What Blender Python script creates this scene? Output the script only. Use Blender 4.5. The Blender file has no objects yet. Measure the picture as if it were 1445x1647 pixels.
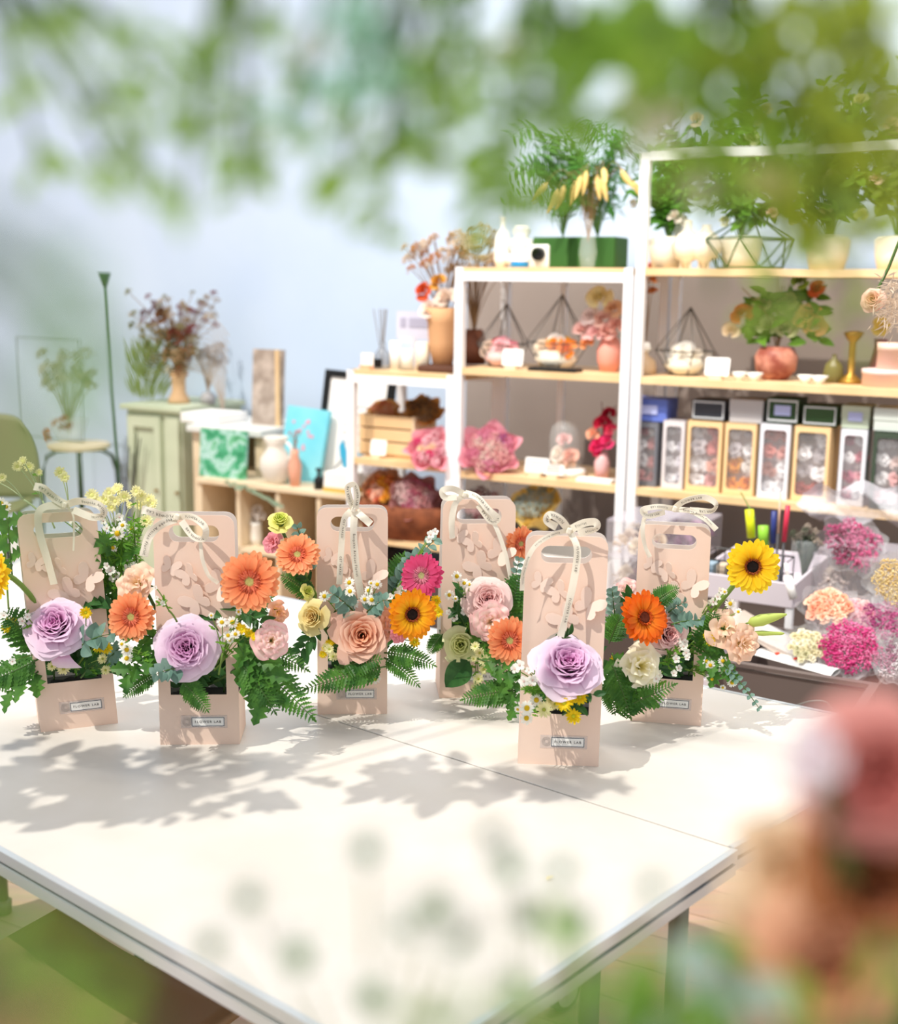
import bpy, math, random
from mathutils import Vector, Matrix, Quaternion
R_ = random.Random(7)
V = Vector
pi = math.pi
S = bpy.context.scene
# ---------------------------------------------------------------- camera
F = 1950.0                      # focal length in pixels of the 1445 x 1647 frame
PITCH = math.radians(10.6); ROLL = math.radians(0.8)
CAM = V((0, 0, 1.46))
RC = Matrix.Rotation(pi / 2 - PITCH, 3, 'X') @ Matrix.Rotation(ROLL, 3, 'Z')
cd = bpy.data.cameras.new('camera'); cam = bpy.data.objects.new('camera', cd)
S.collection.objects.link(cam); S.camera = cam
cam.matrix_world = Matrix.Translation(CAM) @ RC.to_4x4()
cd.sensor_fit = 'HORIZONTAL'; cd.sensor_width = 36; cd.lens = 36 * F / 1445
cd.clip_start = 0.02; cd.clip_end = 60
cd.dof.use_dof = True; cd.dof.focus_distance = 1.93; cd.dof.aperture_fstop = 3.7
# ---------------------------------------------------------------- light
SUN = V((0.47, 0.37, -0.90)).normalized()      # travel direction of the sunlight
w = bpy.data.worlds.new('daylight'); S.world = w; w.use_nodes = True
bg = w.node_tree.nodes['Background']; bg.inputs[0].default_value = (0.90, 0.94, 1.0, 1); bg.inputs[1].default_value = 0.70
sl = bpy.data.lights.new('sun', 'SUN'); so = bpy.data.objects.new('sun', sl); S.collection.objects.link(so)
sl.energy = 2.9; sl.color = (1.0, 0.95, 0.86); sl.angle = math.radians(0.6)
so.location = (-3, -2, 6); so.rotation_mode = 'QUATERNION'; so.rotation_quaternion = (-SUN).to_track_quat('Z', 'Y')
al = bpy.data.lights.new('shelf fill light', 'AREA'); ao = bpy.data.objects.new('shelf_fill_light', al); S.collection.objects.link(ao)  # added fill light out of view, brightens the shelves and their contents
al.shape = 'RECTANGLE'; al.size = 2.4; al.size_y = .5; al.energy = 75; al.color = (1, .95, .88)
ao.location = (.35, 2.5, 3.1); ao.rotation_euler = (math.radians(42), 0, math.radians(-29))
S.view_settings.view_transform = 'Standard'; S.view_settings.look = 'None'
S.view_settings.exposure = 0.04; S.view_settings.gamma = 1; S.view_settings.use_curve_mapping = False
S.cycles.max_bounces = 7; S.cycles.transparent_max_bounces = 14; S.cycles.caustics_reflective = False; S.cycles.caustics_refractive = False
S.cycles.sample_clamp_indirect = 4

# ---------------------------------------------------------------- helpers
def ray(px, py): return RC @ V(((px - 722.5) / F, -(py - 823.5) / F, -1))
def on_z(px, py, z):
    r = ray(px, py); return CAM + r * ((z - CAM.z) / r.z)
def at(px, py, y):
    r = ray(px, py); return CAM + r * (y / r.y)
K = 0.55                                        # the back of the shop runs at a slant
def wl(px, py, c):                              # point on the slanted plane y + K x = c
    r = ray(px, py); return CAM + r * (c / (r.y + K * r.x))
U = V((1, -K, 0)).normalized(); W = V((K, 1, 0)).normalized(); Z = V((0, 0, 1))
def pxm(p): return F / (RC.transposed() @ (p - CAM)).z * -1     # pixels per metre at p
def srgb(c):
    if isinstance(c, str):
        c = [int(c[i:i + 2], 16) / 255 for i in (0, 2, 4)]
    return tuple((x / 12.92 if x <= 0.04045 else ((x + 0.055) / 1.055) ** 2.4) for x in c) + (1,)
MATS = {}
def mat(name, col, rough=.6, metal=0, trans=0, noise=None, nscale=20, bump=0, alpha=1, spec=.3, ramp=None, radial=None):
    if name in MATS: return MATS[name]
    m = bpy.data.materials.new(name); m.use_nodes = True; nt = m.node_tree; N = nt.nodes; L = nt.links
    b = N['Principled BSDF']; out = N['Material Output']
    b.inputs['Base Color'].default_value = srgb(col); b.inputs['Roughness'].default_value = rough
    b.inputs['Metallic'].default_value = metal; b.inputs['Specular IOR Level'].default_value = spec
    csock = None
    if ramp:                                    # colours from the foot of a petal to its tip
        uv = N.new('ShaderNodeUVMap'); sx = N.new('ShaderNodeSeparateXYZ'); cr = N.new('ShaderNodeValToRGB')
        L.new(uv.outputs[0], sx.inputs[0]); L.new(sx.outputs[1], cr.inputs[0])
        e = cr.color_ramp.elements
        while len(e) < len(ramp): e.new(.5)
        for i, (p, c) in enumerate(ramp): e[i].position = p; e[i].color = srgb(c)
        csock = cr.outputs[0]
    if noise:
        tc = N.new('ShaderNodeTexCoord'); nz = N.new('ShaderNodeTexNoise'); nz.inputs['Scale'].default_value = nscale; nz.inputs['Detail'].default_value = 4
        cr = N.new('ShaderNodeValToRGB'); cr.color_ramp.elements[0].color = srgb(col); cr.color_ramp.elements[1].color = srgb(noise)
        cr.color_ramp.elements[0].position = .38; cr.color_ramp.elements[1].position = .62
        L.new(tc.outputs['Object'], nz.inputs[0]); L.new(nz.outputs[0], cr.inputs[0]); csock = cr.outputs[0]
    if bump:
        tc = N.new('ShaderNodeTexCoord'); nz = N.new('ShaderNodeTexNoise'); nz.inputs['Scale'].default_value = nscale * 4
        bp = N.new('ShaderNodeBump'); bp.inputs['Strength'].default_value = bump; bp.inputs['Distance'].default_value = .002
        L.new(tc.outputs['Object'], nz.inputs[0]); L.new(nz.outputs[0], bp.inputs['Height']); L.new(bp.outputs[0], b.inputs['Normal'])
    if csock: L.new(csock, b.inputs['Base Color'])
    last = b.outputs[0]
    if trans:
        t = N.new('ShaderNodeBsdfTranslucent'); mx = N.new('ShaderNodeMixShader'); mx.inputs[0].default_value = trans
        t.inputs[0].default_value = srgb(col)
        if csock: L.new(csock, t.inputs[0])
        L.new(last, mx.inputs[1]); L.new(t.outputs[0], mx.inputs[2]); last = mx.outputs[0]
    if alpha < 1:
        t = N.new('ShaderNodeBsdfTransparent'); mx = N.new('ShaderNodeMixShader'); mx.inputs[0].default_value = alpha
        L.new(t.outputs[0], mx.inputs[1]); L.new(last, mx.inputs[2]); last = mx.outputs[0]
    if last != b.outputs[0]: L.new(last, out.inputs[0])
    MATS[name] = m; return m
WMX = {}
def wm(o): return WMX.get(o.name, Matrix.Identity(4))
def reg(o, parent=None, m=None):
    S.collection.objects.link(o); m = m or Matrix.Identity(4)
    if parent is not None:
        o.parent = parent; o.matrix_local = m; WMX[o.name] = wm(parent) @ m
    else:
        o.matrix_world = m; WMX[o.name] = m.copy()
    return o
def tag(o, label=None, cat=None, group=None, kind=None):
    if label: o['label'] = label
    if cat: o['category'] = cat
    if group: o['group'] = group
    if kind: o['kind'] = kind
    return o
def thing(name, label, cat, loc=(0, 0, 0), group=None, rot=None):
    o = bpy.data.objects.new(name, None); o.empty_display_size = .02
    m = Matrix.Translation(V(loc))
    if rot is not None: m = m @ rot.to_4x4()
    reg(o, None, m); return tag(o, label, cat, group)
class MB:
    def __init__(s): s.v = []; s.f = []; s.uv = []; s.sm = True
    def add(s, vs, fs, M=None, uv=None):
        n = len(s.v)
        s.v += [(M @ V(v)) if M is not None else V(v) for v in vs]
        s.f += [tuple(i + n for i in f) for f in fs]
        s.uv += uv if uv else [(0, 0)] * len(vs)
        return s
    def box(s, c, d, M=None):
        x, y, z = (k / 2 for k in d); c = V(c)
        vs = [c + V((a * x, b * y, e * z)) for a in (-1, 1) for b in (-1, 1) for e in (-1, 1)]
        return s.add(vs, [(0, 1, 3, 2), (4, 6, 7, 5), (0, 4, 5, 1), (2, 3, 7, 6), (0, 2, 6, 4), (1, 5, 7, 3)], M)
    def hexa(s, lo, hi):                         # eight corners: four lower, four upper
        return s.add(list(lo) + list(hi), [(3, 2, 1, 0), (4, 5, 6, 7), (0, 1, 5, 4), (1, 2, 6, 5), (2, 3, 7, 6), (3, 0, 4, 7)])
    def board(s, a, b, depth, th, ax=None):      # board whose front top edge runs from a to b
        ax = ax or W
        lo = [a - Z * th, b - Z * th, b - Z * th + ax * depth, a - Z * th + ax * depth]
        return s.hexa(lo, [p + Z * th for p in lo])
    def tube(s, pts, r, n=6, M=None):
        pts = [V(p) for p in pts]; k = len(pts); vs = []; uv = []
        up = V((.31, .2, .93))
        for i, p in enumerate(pts):
            t = (pts[min(i + 1, k - 1)] - pts[max(i - 1, 0)])
            if t.length < 1e-9: t = V((0, 0, 1))
            t.normalize(); a = t.cross(up)
            if a.length < .05: a = t.cross(V((1, 0, 0)))
            a.normalize(); b = t.cross(a)
            rr = r[i] if isinstance(r, (list, tuple)) else r
            vs += [p + (a * math.cos(2 * pi * j / n) + b * math.sin(2 * pi * j / n)) * rr for j in range(n)]
            uv += [(j / n, i / max(1, k - 1)) for j in range(n)]
        fs = [(i * n + j, i * n + (j + 1) % n, (i + 1) * n + (j + 1) % n, (i + 1) * n + j) for i in range(k - 1) for j in range(n)]
        fs += [tuple(range(n - 1, -1, -1)), tuple((k - 1) * n + j for j in range(n))]
        return s.add(vs, fs, M, uv)
    def lathe(s, prof, n=16, M=None, wob=0):
        vs = []; k = len(prof)
        for (r, z) in prof:
            for j in range(n):
                q = 1 + wob * math.sin(j * 2 * pi / n * 5)
                vs.append((r * q * math.cos(2 * pi * j / n), r * q * math.sin(2 * pi * j / n), z))
        fs = [(i * n + j, i * n + (j + 1) % n, (i + 1) * n + (j + 1) % n, (i + 1) * n + j) for i in range(k - 1) for j in range(n)]
        fs += [tuple(range(n - 1, -1, -1)), tuple((k - 1) * n + j for j in range(n))]
        return s.add(vs, fs, M)
    def grid(s, fn, nu, nv, M=None):
        vs = []; uv = []
        for j in range(nv + 1):
            for i in range(nu + 1):
                u = i / nu * 2 - 1; v = j / nv
                vs.append(fn(u, v)); uv.append((u * .5 + .5, v))
        a = nu + 1
        return s.add(vs, [(j * a + i, j * a + i + 1, (j + 1) * a + i + 1, (j + 1) * a + i) for j in range(nv) for i in range(nu)], M, uv)
    def plate(s, poly, th, M=None, holes=()):    # flat outline in x-z, with thickness along y, holes cut through
        me = _fill(poly, holes); n = len(me[0])
        vs = [(x, 0, z) for x, z in me[0]] + [(x, th, z) for x, z in me[0]]
        fs = [f for f in me[1]] + [tuple(i + n for i in reversed(f)) for f in me[1]]
        st = 0
        for loop in [poly] + list(holes):
            k = len(loop); fs += [(st + i, st + (i + 1) % k, st + (i + 1) % k + n, st + i + n) for i in range(k)]; st += k
        return s.add(vs, fs, M)
    def mesh(s, name, m, smooth=None):
        me = bpy.data.meshes.new(name); me.from_pydata([tuple(v) for v in s.v], [], s.f)
        l = me.uv_layers.new(name='UVMap')
        idx = [0] * len(me.loops); me.loops.foreach_get('vertex_index', idx)
        l.data.foreach_set('uv', [c for i in idx for c in s.uv[i]])
        if m: me.materials.append(m)
        if (s.sm if smooth is None else smooth): me.polygons.foreach_set('use_smooth', [True] * len(me.polygons))
        return me
    def build(s, name, m, parent=None, world=True, smooth=False, bevel=0):
        if world and parent is not None:
            inv = wm(parent).inverted(); s.v = [inv @ v for v in s.v]
        org = V((0, 0, 0))
        if parent is None and s.v:               # origin at the base of the thing
            org = V((sum(v.x for v in s.v) / len(s.v), sum(v.y for v in s.v) / len(s.v), min(v.z for v in s.v)))
            s.v = [v - org for v in s.v]
        o = bpy.data.objects.new(name, s.mesh(name, m, smooth)); reg(o, parent, Matrix.Translation(org))
        if bevel:
            b = o.modifiers.new('bevel', 'BEVEL'); b.width = bevel; b.segments = 2; b.limit_method = 'ANGLE'
        return o
def _fill(poly, holes):
    import mathutils.geometry as g
    loops = [[V((x, z, 0)) for x, z in l] for l in [poly] + list(holes)]
    tris = g.tessellate_polygon(loops)
    return [p for l in [poly] + list(holes) for p in l], [tuple(t) for t in tris]
def place_mesh(name, me, parent=None, M=None, label=None):
    o = bpy.data.objects.new(name, me); reg(o, parent, M)
    if label: o['label'] = label
    return o
def face(d, roll=0):
    q = V(d).normalized().to_track_quat('Z', 'Y') @ Quaternion((0, 0, 1), roll); return q.to_matrix()
def TM(p, d=(0, 0, 1), s=1, roll=0): return Matrix.Translation(V(p)) @ face(d, roll).to_4x4() @ Matrix.Scale(s, 4)
def bez(p0, p1, p2, n):
    return [p0.lerp(p1, t / n).lerp(p1.lerp(p2, t / n), t / n) for t in range(n + 1)]
def rrect(x0, z0, x1, z1, r, n=5):
    o = []
    for cx, cz, a in ((x1 - r, z0 + r, -90), (x1 - r, z1 - r, 0), (x0 + r, z1 - r, 90), (x0 + r, z0 + r, 180)):
        for i in range(n + 1):
            t = math.radians(a + 90 * i / n); o.append((cx + r * math.cos(t), cz + r * math.sin(t)))
    return o
TXT = {}
def text_geo(s):
    if s not in TXT:
        c = bpy.data.curves.new('t', 'FONT'); c.body = s; c.size = 1; c.align_x = 'CENTER'; c.align_y = 'CENTER'; c.space_character = 1.25; c.resolution_u = 2
        o = bpy.data.objects.new('t', c); S.collection.objects.link(o)
        dg = bpy.context.evaluated_depsgraph_get(); me = bpy.data.meshes.new_from_object(o.evaluated_get(dg))
        TXT[s] = ([v.co.copy() for v in me.vertices], [tuple(p.vertices) for p in me.polygons])
        bpy.data.objects.remove(o); bpy.data.curves.remove(c); bpy.data.meshes.remove(me)
    return TXT[s]
def lettering(s, size, M, m, parent, sx=1):     # letters lie in local x-z, facing -y
    vs, fs = text_geo(s); b = MB(); b.add([(v.x * size * sx, 0, v.y * size) for v in vs], fs, M)
    return b.build('lettering', m, parent)

# ---------------------------------------------------------------- materials
card = mat('blush card', 'F1D6C5', .75, noise='EED0BE', nscale=9)
card_in = mat('pale card lining', 'E4DEDA', .8)
card_w = mat('peach card wing', 'FBE2D3', .7, trans=.1)
cream = mat('cream satin ribbon', 'F9F3E4', .4, trans=.2)
ink = mat('dark ink', '33302F', .7)
paper = mat('white paper', 'F3F1EE', .7)
gloss_lab = mat('clear sticker', 'F0E0D8', .25, alpha=.55)
navy = mat('navy ink', '2D3448', .6)
black = mat('black plastic', '161616', .4)
foam = mat('black floral foam tray', '1B1E1A', .8)
white = mat('white powder-coated steel', 'F2F3F6', .4)
oak = mat('light oak board', 'DDB98A', .55, noise='E6C79B', nscale=6)
oak2 = mat('pale birch ply', 'DCC6A6', .6, noise='E5D2B4', nscale=8)
steel = mat('brushed aluminium', 'C6CDD2', .3, metal=.35)
dgroove = mat('dark rubber groove', '3A3B3E', .6)
stemm = mat('green stem', '7FA04A', .5, trans=.1)
stemd = mat('dark green stem', '4C6B34', .5)
stemb = mat('dry brown stem', '8A6B4A', .7)
leafg = mat('green fern', '5C9038', .45, trans=.35, noise='3E7030', nscale=40)
leafd = mat('dark leaf', '2E5A2C', .35, trans=.25, noise='3F7036', nscale=30)
leafb = mat('bright leaf', '7AAE3A', .45, trans=.45, noise='5E9432', nscale=30)
leafe = mat('blue grey eucalyptus leaf', '84A294', .5, trans=.25, noise='688C7E', nscale=30)
glassm = mat('clear glass', 'E6EEF0', .08, alpha=.16, spec=.8)
plas = mat('clear plastic film', 'E8EBEE', .15, alpha=.2, spec=.8); pane = mat('clear window film', 'E8EBEE', .15, alpha=.07, spec=.6)
yel = mat('yellow flower disc', 'E8C21C', .7, bump=.6, nscale=120)
wpet = mat('white daisy petal', 'FBFAF2', .6, trans=.3)
cpet = mat('cream daisy petal', 'F6F2BE', .6, trans=.35)
ypet = mat('yellow button petal', 'F7DC1E', .55, trans=.35)

# ---------------------------------------------------------------- blooms (unit radius, opening towards +z)
CACHE = {}
def cached(key, fn):
    if key not in CACHE: CACHE[key] = fn()
    return CACHE[key]
def rose_geo(n, seed, ruf=0.02, point=.25, gape=1.0, res=(8, 6), inner=.06, crease=0, core=.68):
    r = random.Random(seed); b = MB()
    for i in range(n):
        t = i / (n - 1); phi = i * 2.399 + r.uniform(-.3, .3); out = t > .76; t2 = t / .76
        rb = .03 + .22 * t; rr = (inner + (core - inner) * t2 ** .9) * gape if not out else core + .12 + (t - .76) * (.88 - core) / .24; hw = 1.45 - .62 * t
        zr = (.44 - .22 * t2 * t2 + r.uniform(-.05, .05) - (.06 if t < .12 else 0)) if not out else .05 - (t - .76) * 1.0; zb = -.55
        ph = r.uniform(0, 6); tilt = r.uniform(-.07, .07); k = r.choice((5, 6, 7)); cu = .05 + .22 * t
        def fn(u, v, rb=rb, rr=rr, hw=hw, zr=zr, phi=phi, ph=ph, tilt=tilt, k=k, cu=(cu if out else .07), t=t, out=out):
            ve = v * (1 - point * .55 * abs(u) ** 2.2)
            a = phi + u * hw * (math.sin(min(1, ve * 1.25 + .25) * pi / 2))
            rad = rb + (rr - rb) * (ve ** 1.4 if out else math.sin(ve * pi / 2) ** 1.3); z = zb + (zr - zb) * math.sin(ve * pi / 2)
            e = max(0, ve - .72) / .28
            rad += cu * .5 * e * e; z -= cu * .55 * e * e
            rad += ruf * math.sin(u * k + ph) * ve ** 3 + tilt * u * ve + crease * (1 if out else 2.2) * math.sin(u * 3 + ph) * ve
            z += ruf * 1.2 * math.cos(u * (k + 2) + ph) * ve ** 3
            rad += point * .22 * (1 - abs(u)) ** 2 * e * t
            return V((rad * math.cos(a), rad * math.sin(a), z))
        k0 = len(b.uv); b.grid(fn, res[0], res[1]); b.uv[k0:] = [(q[0], min(1, t * .72 + q[1] ** 3 * .28)) for q in b.uv[k0:]]
    return b
def ruffle_geo(n, seed, res=(12, 6)):            # lisianthus / carnation heads
    r = random.Random(seed); b = MB()
    for i in range(n):
        t = i / (n - 1); phi = i * 2.399; hw = 1.2 - .3 * t; rr = .22 + .78 * t; ph = r.uniform(0, 6); f = r.uniform(5, 8)
        zr = .55 - .42 * t + r.uniform(-.08, .08)
        def fn(u, v, t=t, phi=phi, hw=hw, rr=rr, ph=ph, f=f, zr=zr):
            a = phi + u * hw * (.35 + .65 * v); rad = .03 + rr * v ** 1.3 - .08 * (u * u) * v
            z = -.45 + (zr + .45) * math.sin(v * pi / 2) - .15 * t * v ** 4
            q = v ** 4; rad += .045 * math.sin(u * f + ph) * q; z += .07 * math.cos(u * f * 1.2 + ph) * q; a += .03 * math.sin(u * 5 + ph) * v
            return V((rad * math.cos(a), rad * math.sin(a), z))
        b.grid(fn, res[0], res[1])
    return b
def ray_petals(b, n, r0, r1, wid, z0, z1, seed, notch=0, jit=.06, nv=8, off=0):
    r = random.Random(seed)
    for i in range(n):
        a = 2 * pi * (i + off) / n + r.uniform(-.5, .5) * jit * 2; L = r1 * (1 - r.uniform(0, jit * 1.4)); zz = z1 + r.uniform(-.07, .07); tw = r.uniform(-.25, .25)
        ca, sa = math.cos(a), math.sin(a)
        def fn(u, v, L=L, zz=zz, tw=tw, ca=ca, sa=sa):
            ws = wid * (.35 + .65 * min(1, v / .5)) * (1 if v < .72 else math.sqrt(max(.06, 1 - ((v - .72) / .285) ** 2)))
            x = r0 + (L - r0) * v - notch * abs(u) * v * 0; y = u * ws * .5
            z = z0 + (zz - z0) * v + .06 * math.sin(v * pi) - .03 * (1 - u * u) * 1 + tw * y
            return V((x * ca - y * sa, x * sa + y * ca, z))
        b.grid(fn, 2, nv)
def stem_child(parent, a, b, r, m, sag=None, name='stem'):
    mid = a.lerp(b, .5) + (sag or V((0, 0, -.1 * (a - b).length)))
    return MB().tube(bez(a, mid, b, 8), r, 7).build(name, m, parent, smooth=True)

GERB = {
    'orange': ([(0, 'E8603C'), (.4, 'F68C58'), (1, 'FDB07C')], 'F08866', 'D6C878', 0),
    'deep orange': ([(0, 'F0A020'), (.35, 'F58A1E'), (1, 'F06A14')], 'E0641C', '6B2A12', 1),
    'yellow': ([(0, 'F8B400'), (.5, 'FFD81E'), (1, 'FFE22E')], 'A8562A', '1E100C', 1),
    'golden': ([(0, 'F8B400'), (.45, 'FFC41A'), (1, 'FB9A10')], 'A8502A', '231008', 1),
    'pink': ([(0, 'F4A6B8'), (.4, 'E4578A'), (1, 'DE4A7C')], 'EC9AAE', 'CDC98A', 0)}
def gerbera(kind, px, py, rpx, y, d, label, base=None, roll=0):
    p = at(px, py, y); s = rpx / pxm(p); d = V(d).normalized()
    ramp, c2, cc, dark = GERB[kind]
    def mk(): b = MB(); ray_petals(b, 26, .16, 1.0, .26, .02, .12, 3); ray_petals(b, 22, .16, .84, .23, .06, .24, 4, off=.5); return b.mesh('gerbera_petals', mat('gerbera ' + kind, ramp[1][1], .5, trans=.3, ramp=ramp))
    def mk2(): b = MB(); ray_petals(b, 34, .10 if not dark else .2, .42 if not dark else .32, .045, .10, .20, 5, nv=3); ray_petals(b, 30, .08 if not dark else .19, .32 if not dark else .27, .04, .12, .20, 6, nv=3, off=.5); return b.mesh('gerbera_florets', mat('gerbera florets ' + kind, c2, .6, trans=.2))
    def mk3(): b = MB(); b.lathe([(.24, .02), (.23, .12), (.17, .17), (.09, .17), (.0001, .14)], 20); return b.mesh('gerbera_centre', mat('gerbera eye ' + kind, cc, .85, bump=.8, nscale=60))
    t = thing('gerbera', label, 'flower', p, 'gerberas in the flower boxes', face(d, roll))
    Ms = Matrix.Scale(s, 4)
    place_mesh('petals', cached('gp' + kind, mk), t, Ms); place_mesh('florets', cached('gf' + kind, mk2), t, Ms); place_mesh('flower_centre', cached('gc' + kind, mk3), t, Ms)
    if base is not None:
        c = MB().lathe([(.02, -.22), (.16, -.14), (.24, -.02), (.20, .03)], 12, TM(p, d, s)); c.tube(bez(p - d * s * .15, p - d * s * 1.3 + V((0, 0, -.01)), base, 9), .0042, 8)
        c.build('stem', stemm, t, smooth=True)
    return t
ROSE = {
    'lavender': ([(0, 'DC8CC6'), (.35, 'E6AAD6'), (.6, 'ECC8E4'), (1, 'F3E2F0')], 'roses'),
    'peach': ([(0, 'D87848'), (.25, 'F2AE88'), (.7, 'F8CFB8'), (1, 'F4C4B8')], 'roses'),
    'pale pink': ([(0, 'EDA4A4'), (.4, 'F5C6C2'), (1, 'FAE2DC')], 'roses'),
    'cream pink': ([(0, 'F3E08C'), (.45, 'FAE3D2'), (.85, 'F9DAD2'), (1, 'F5BFC0')], 'lisianthus blooms'),
    'cream': ([(0, 'EBDF7C'), (.5, 'F8F0BE'), (1, 'FBF6E0')], 'lisianthus blooms'),
    'butter': ([(0, 'E6C47A'), (.5, 'F2DC94'), (1, 'F3E6A8')], 'lisianthus blooms'),
    'green white': ([(0, 'B7C24C'), (.5, 'DFE29E'), (1, 'EDEEC0')], 'lisianthus blooms'),
    'peach cream': ([(0, 'F3D98E'), (.5, 'FAE0C2'), (1, 'F9D3BA')], 'lisianthus blooms'),
    'apricot': ([(0, 'F0C060'), (.5, 'F6C48C'), (1, 'F2B49C')], 'lisianthus blooms'),
    'pink': ([(0, 'F4B0A8'), (.5, 'F0A0A8'), (1, 'EE9AA8')], 'carnations'),
    'lime': ([(0, 'B9CC3C'), (.5, 'DDDF6C'), (1, 'EBE58C')], 'lisianthus blooms')}
def bloom(kind, form, px, py, rpx, y, d, label, base=None, roll=0, squash=1, name='rose', cat='flower', seed=1, group=None):
    p = at(px, py, y); s = rpx / pxm(p); d = V(d).normalized(); ramp, grp = ROSE[kind]
    m = mat('petal ' + kind, ramp[1][1], .55, trans=.2, ramp=ramp)
    def mk():
        if form == 'garden': b = rose_geo(44, seed, .03, .12, .98, (8, 6), .05, .025)
        elif form == 'hybrid': b = rose_geo(38, seed, .008, .85, 1.0, (8, 6), .04, 0, .80)
        elif form == 'cup': b = rose_geo(16, seed, .03, .05, .95, (8, 6), .08)
        elif form == 'open': b = ruffle_geo(8, seed, (12, 6))
        else: b = ruffle_geo(13, seed, (16, 6))
        return b.mesh('petals', m)
    t = thing(name, label, cat, p, group or grp + ' in the flower boxes', face(d, roll))
    Ms = Matrix.Diagonal((s, s * squash, s, 1))
    place_mesh('petals', cached((kind, form, seed), mk), t, Ms)
    def cal():
        b = MB(); b.lathe([(.03, -.8), (.14, -.72), (.26, -.55), (.3, -.4), (.12, -.3)], 12)
        for i in range(5):
            a = i * 2 * pi / 5
            b.grid(lambda u, v: V(((.24 + .42 * v) * math.cos(a) - u * .09 * (1 - v) * math.sin(a), (.24 + .42 * v) * math.sin(a) + u * .09 * (1 - v) * math.cos(a), -.5 + .05 * v - .1 * v * v)), 2, 4)
        return b.mesh('calyx', stemd)
    place_mesh('calyx', cached('cal', cal), t, Ms)
    if base is not None: stem_child(t, p - d * s * .7, base, .0028, stemd)
    return t
def small_meshes(kind):
    pm, dm, n, w_, dr = {'chamomile': (wpet, yel, 14, .3, .36), 'cream': (cpet, mat('green disc', 'A8B048', .7), 18, .22, .24), 'button': (ypet, mat('lime disc', 'C9C92A', .7), 20, .22, .3), 'wax': (wpet, mat('wax centre', 'DAB8B0', .7), 5, .72, .18), 'pom': (cpet, mat('pom centre', 'E4E58E', .7), 16, .26, .4)}[kind]
    def a():
        b = MB(); ray_petals(b, n, .15, 1, w_, .0, -.05 if kind == 'chamomile' else .25, 9, nv=4, jit=.12)
        if kind in ('cream', 'button', 'pom'): ray_petals(b, n, .12, .72, w_ * .9, .08, .42, 10, nv=3, jit=.12, off=.5)
        return b.mesh('bloom', pm)
    def c(): return MB().lathe([(dr, -.02), (dr, .08), (dr * .75, .2), (dr * .35, .27), (.001, .28)], 12).mesh('disc', dm)
    return cached('sb' + kind, a), cached('sd' + kind, c)
def spray(kind, pts, y, root, label, name=None, group=None, r=9, leaves=4, fc=(0, -1, .35), sm=None):
    """a branching sprig: pts are (px, py[, r]) blooms, root a world point"""
    n0 = {'chamomile': 'chamomile_sprig', 'cream': 'daisy_spray', 'button': 'button_chrysanthemum', 'wax': 'waxflower_sprig', 'pom': 'cushion_daisy_spray'}[kind]
    t = thing(name or n0, label, 'flower', root, group or n0.replace('_', ' ') + 's in the boxes')
    pm, dm = small_meshes(kind); ps = []
    for q in pts:
        p = at(q[0], q[1], y + R_.uniform(-.012, .012)); ps.append((p, (q[2] if len(q) > 2 else r) * (1.35 if kind == 'pom' else 1.1) / pxm(p)))
    cen = sum((p for p, _ in ps), V((0, 0, 0))) / len(ps); hub = cen.lerp(root, .55); st = MB(); st.tube(bez(root, root.lerp(hub, .5) + V((0, 0, .004)), hub, 5), .0016, 5)
    for p, s in ps:
        d = V((fc[0] + R_.uniform(-.4, .4), fc[1], fc[2] + R_.uniform(-.35, .35))).normalized()
        st.tube(bez(hub, hub.lerp(p, .5) + V((0, .004, .006)), p - d * s * .1, 5), .0009, 4)
        o = place_mesh('bloom', pm, t, wm(t).inverted() @ TM(p, d, s, R_.uniform(0, 6)))
        place_mesh('disc', dm, o)
    st.build('stem', sm or stemm, t, smooth=True)
    if leaves:
        lf = MB()
        for i in range(leaves * 3):
            p, s = R_.choice(ps); q = hub.lerp(p, R_.uniform(.1, .8)); leaf(lf, q, V((R_.uniform(-1, 1), R_.uniform(-.6, .2), R_.uniform(-.3, 1))), R_.uniform(.008, .018), .3, V((R_.uniform(-.4, .4), -1, .5)), lobes=1)
        lf.build('leaves', leafb, t)
    return t
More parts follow.
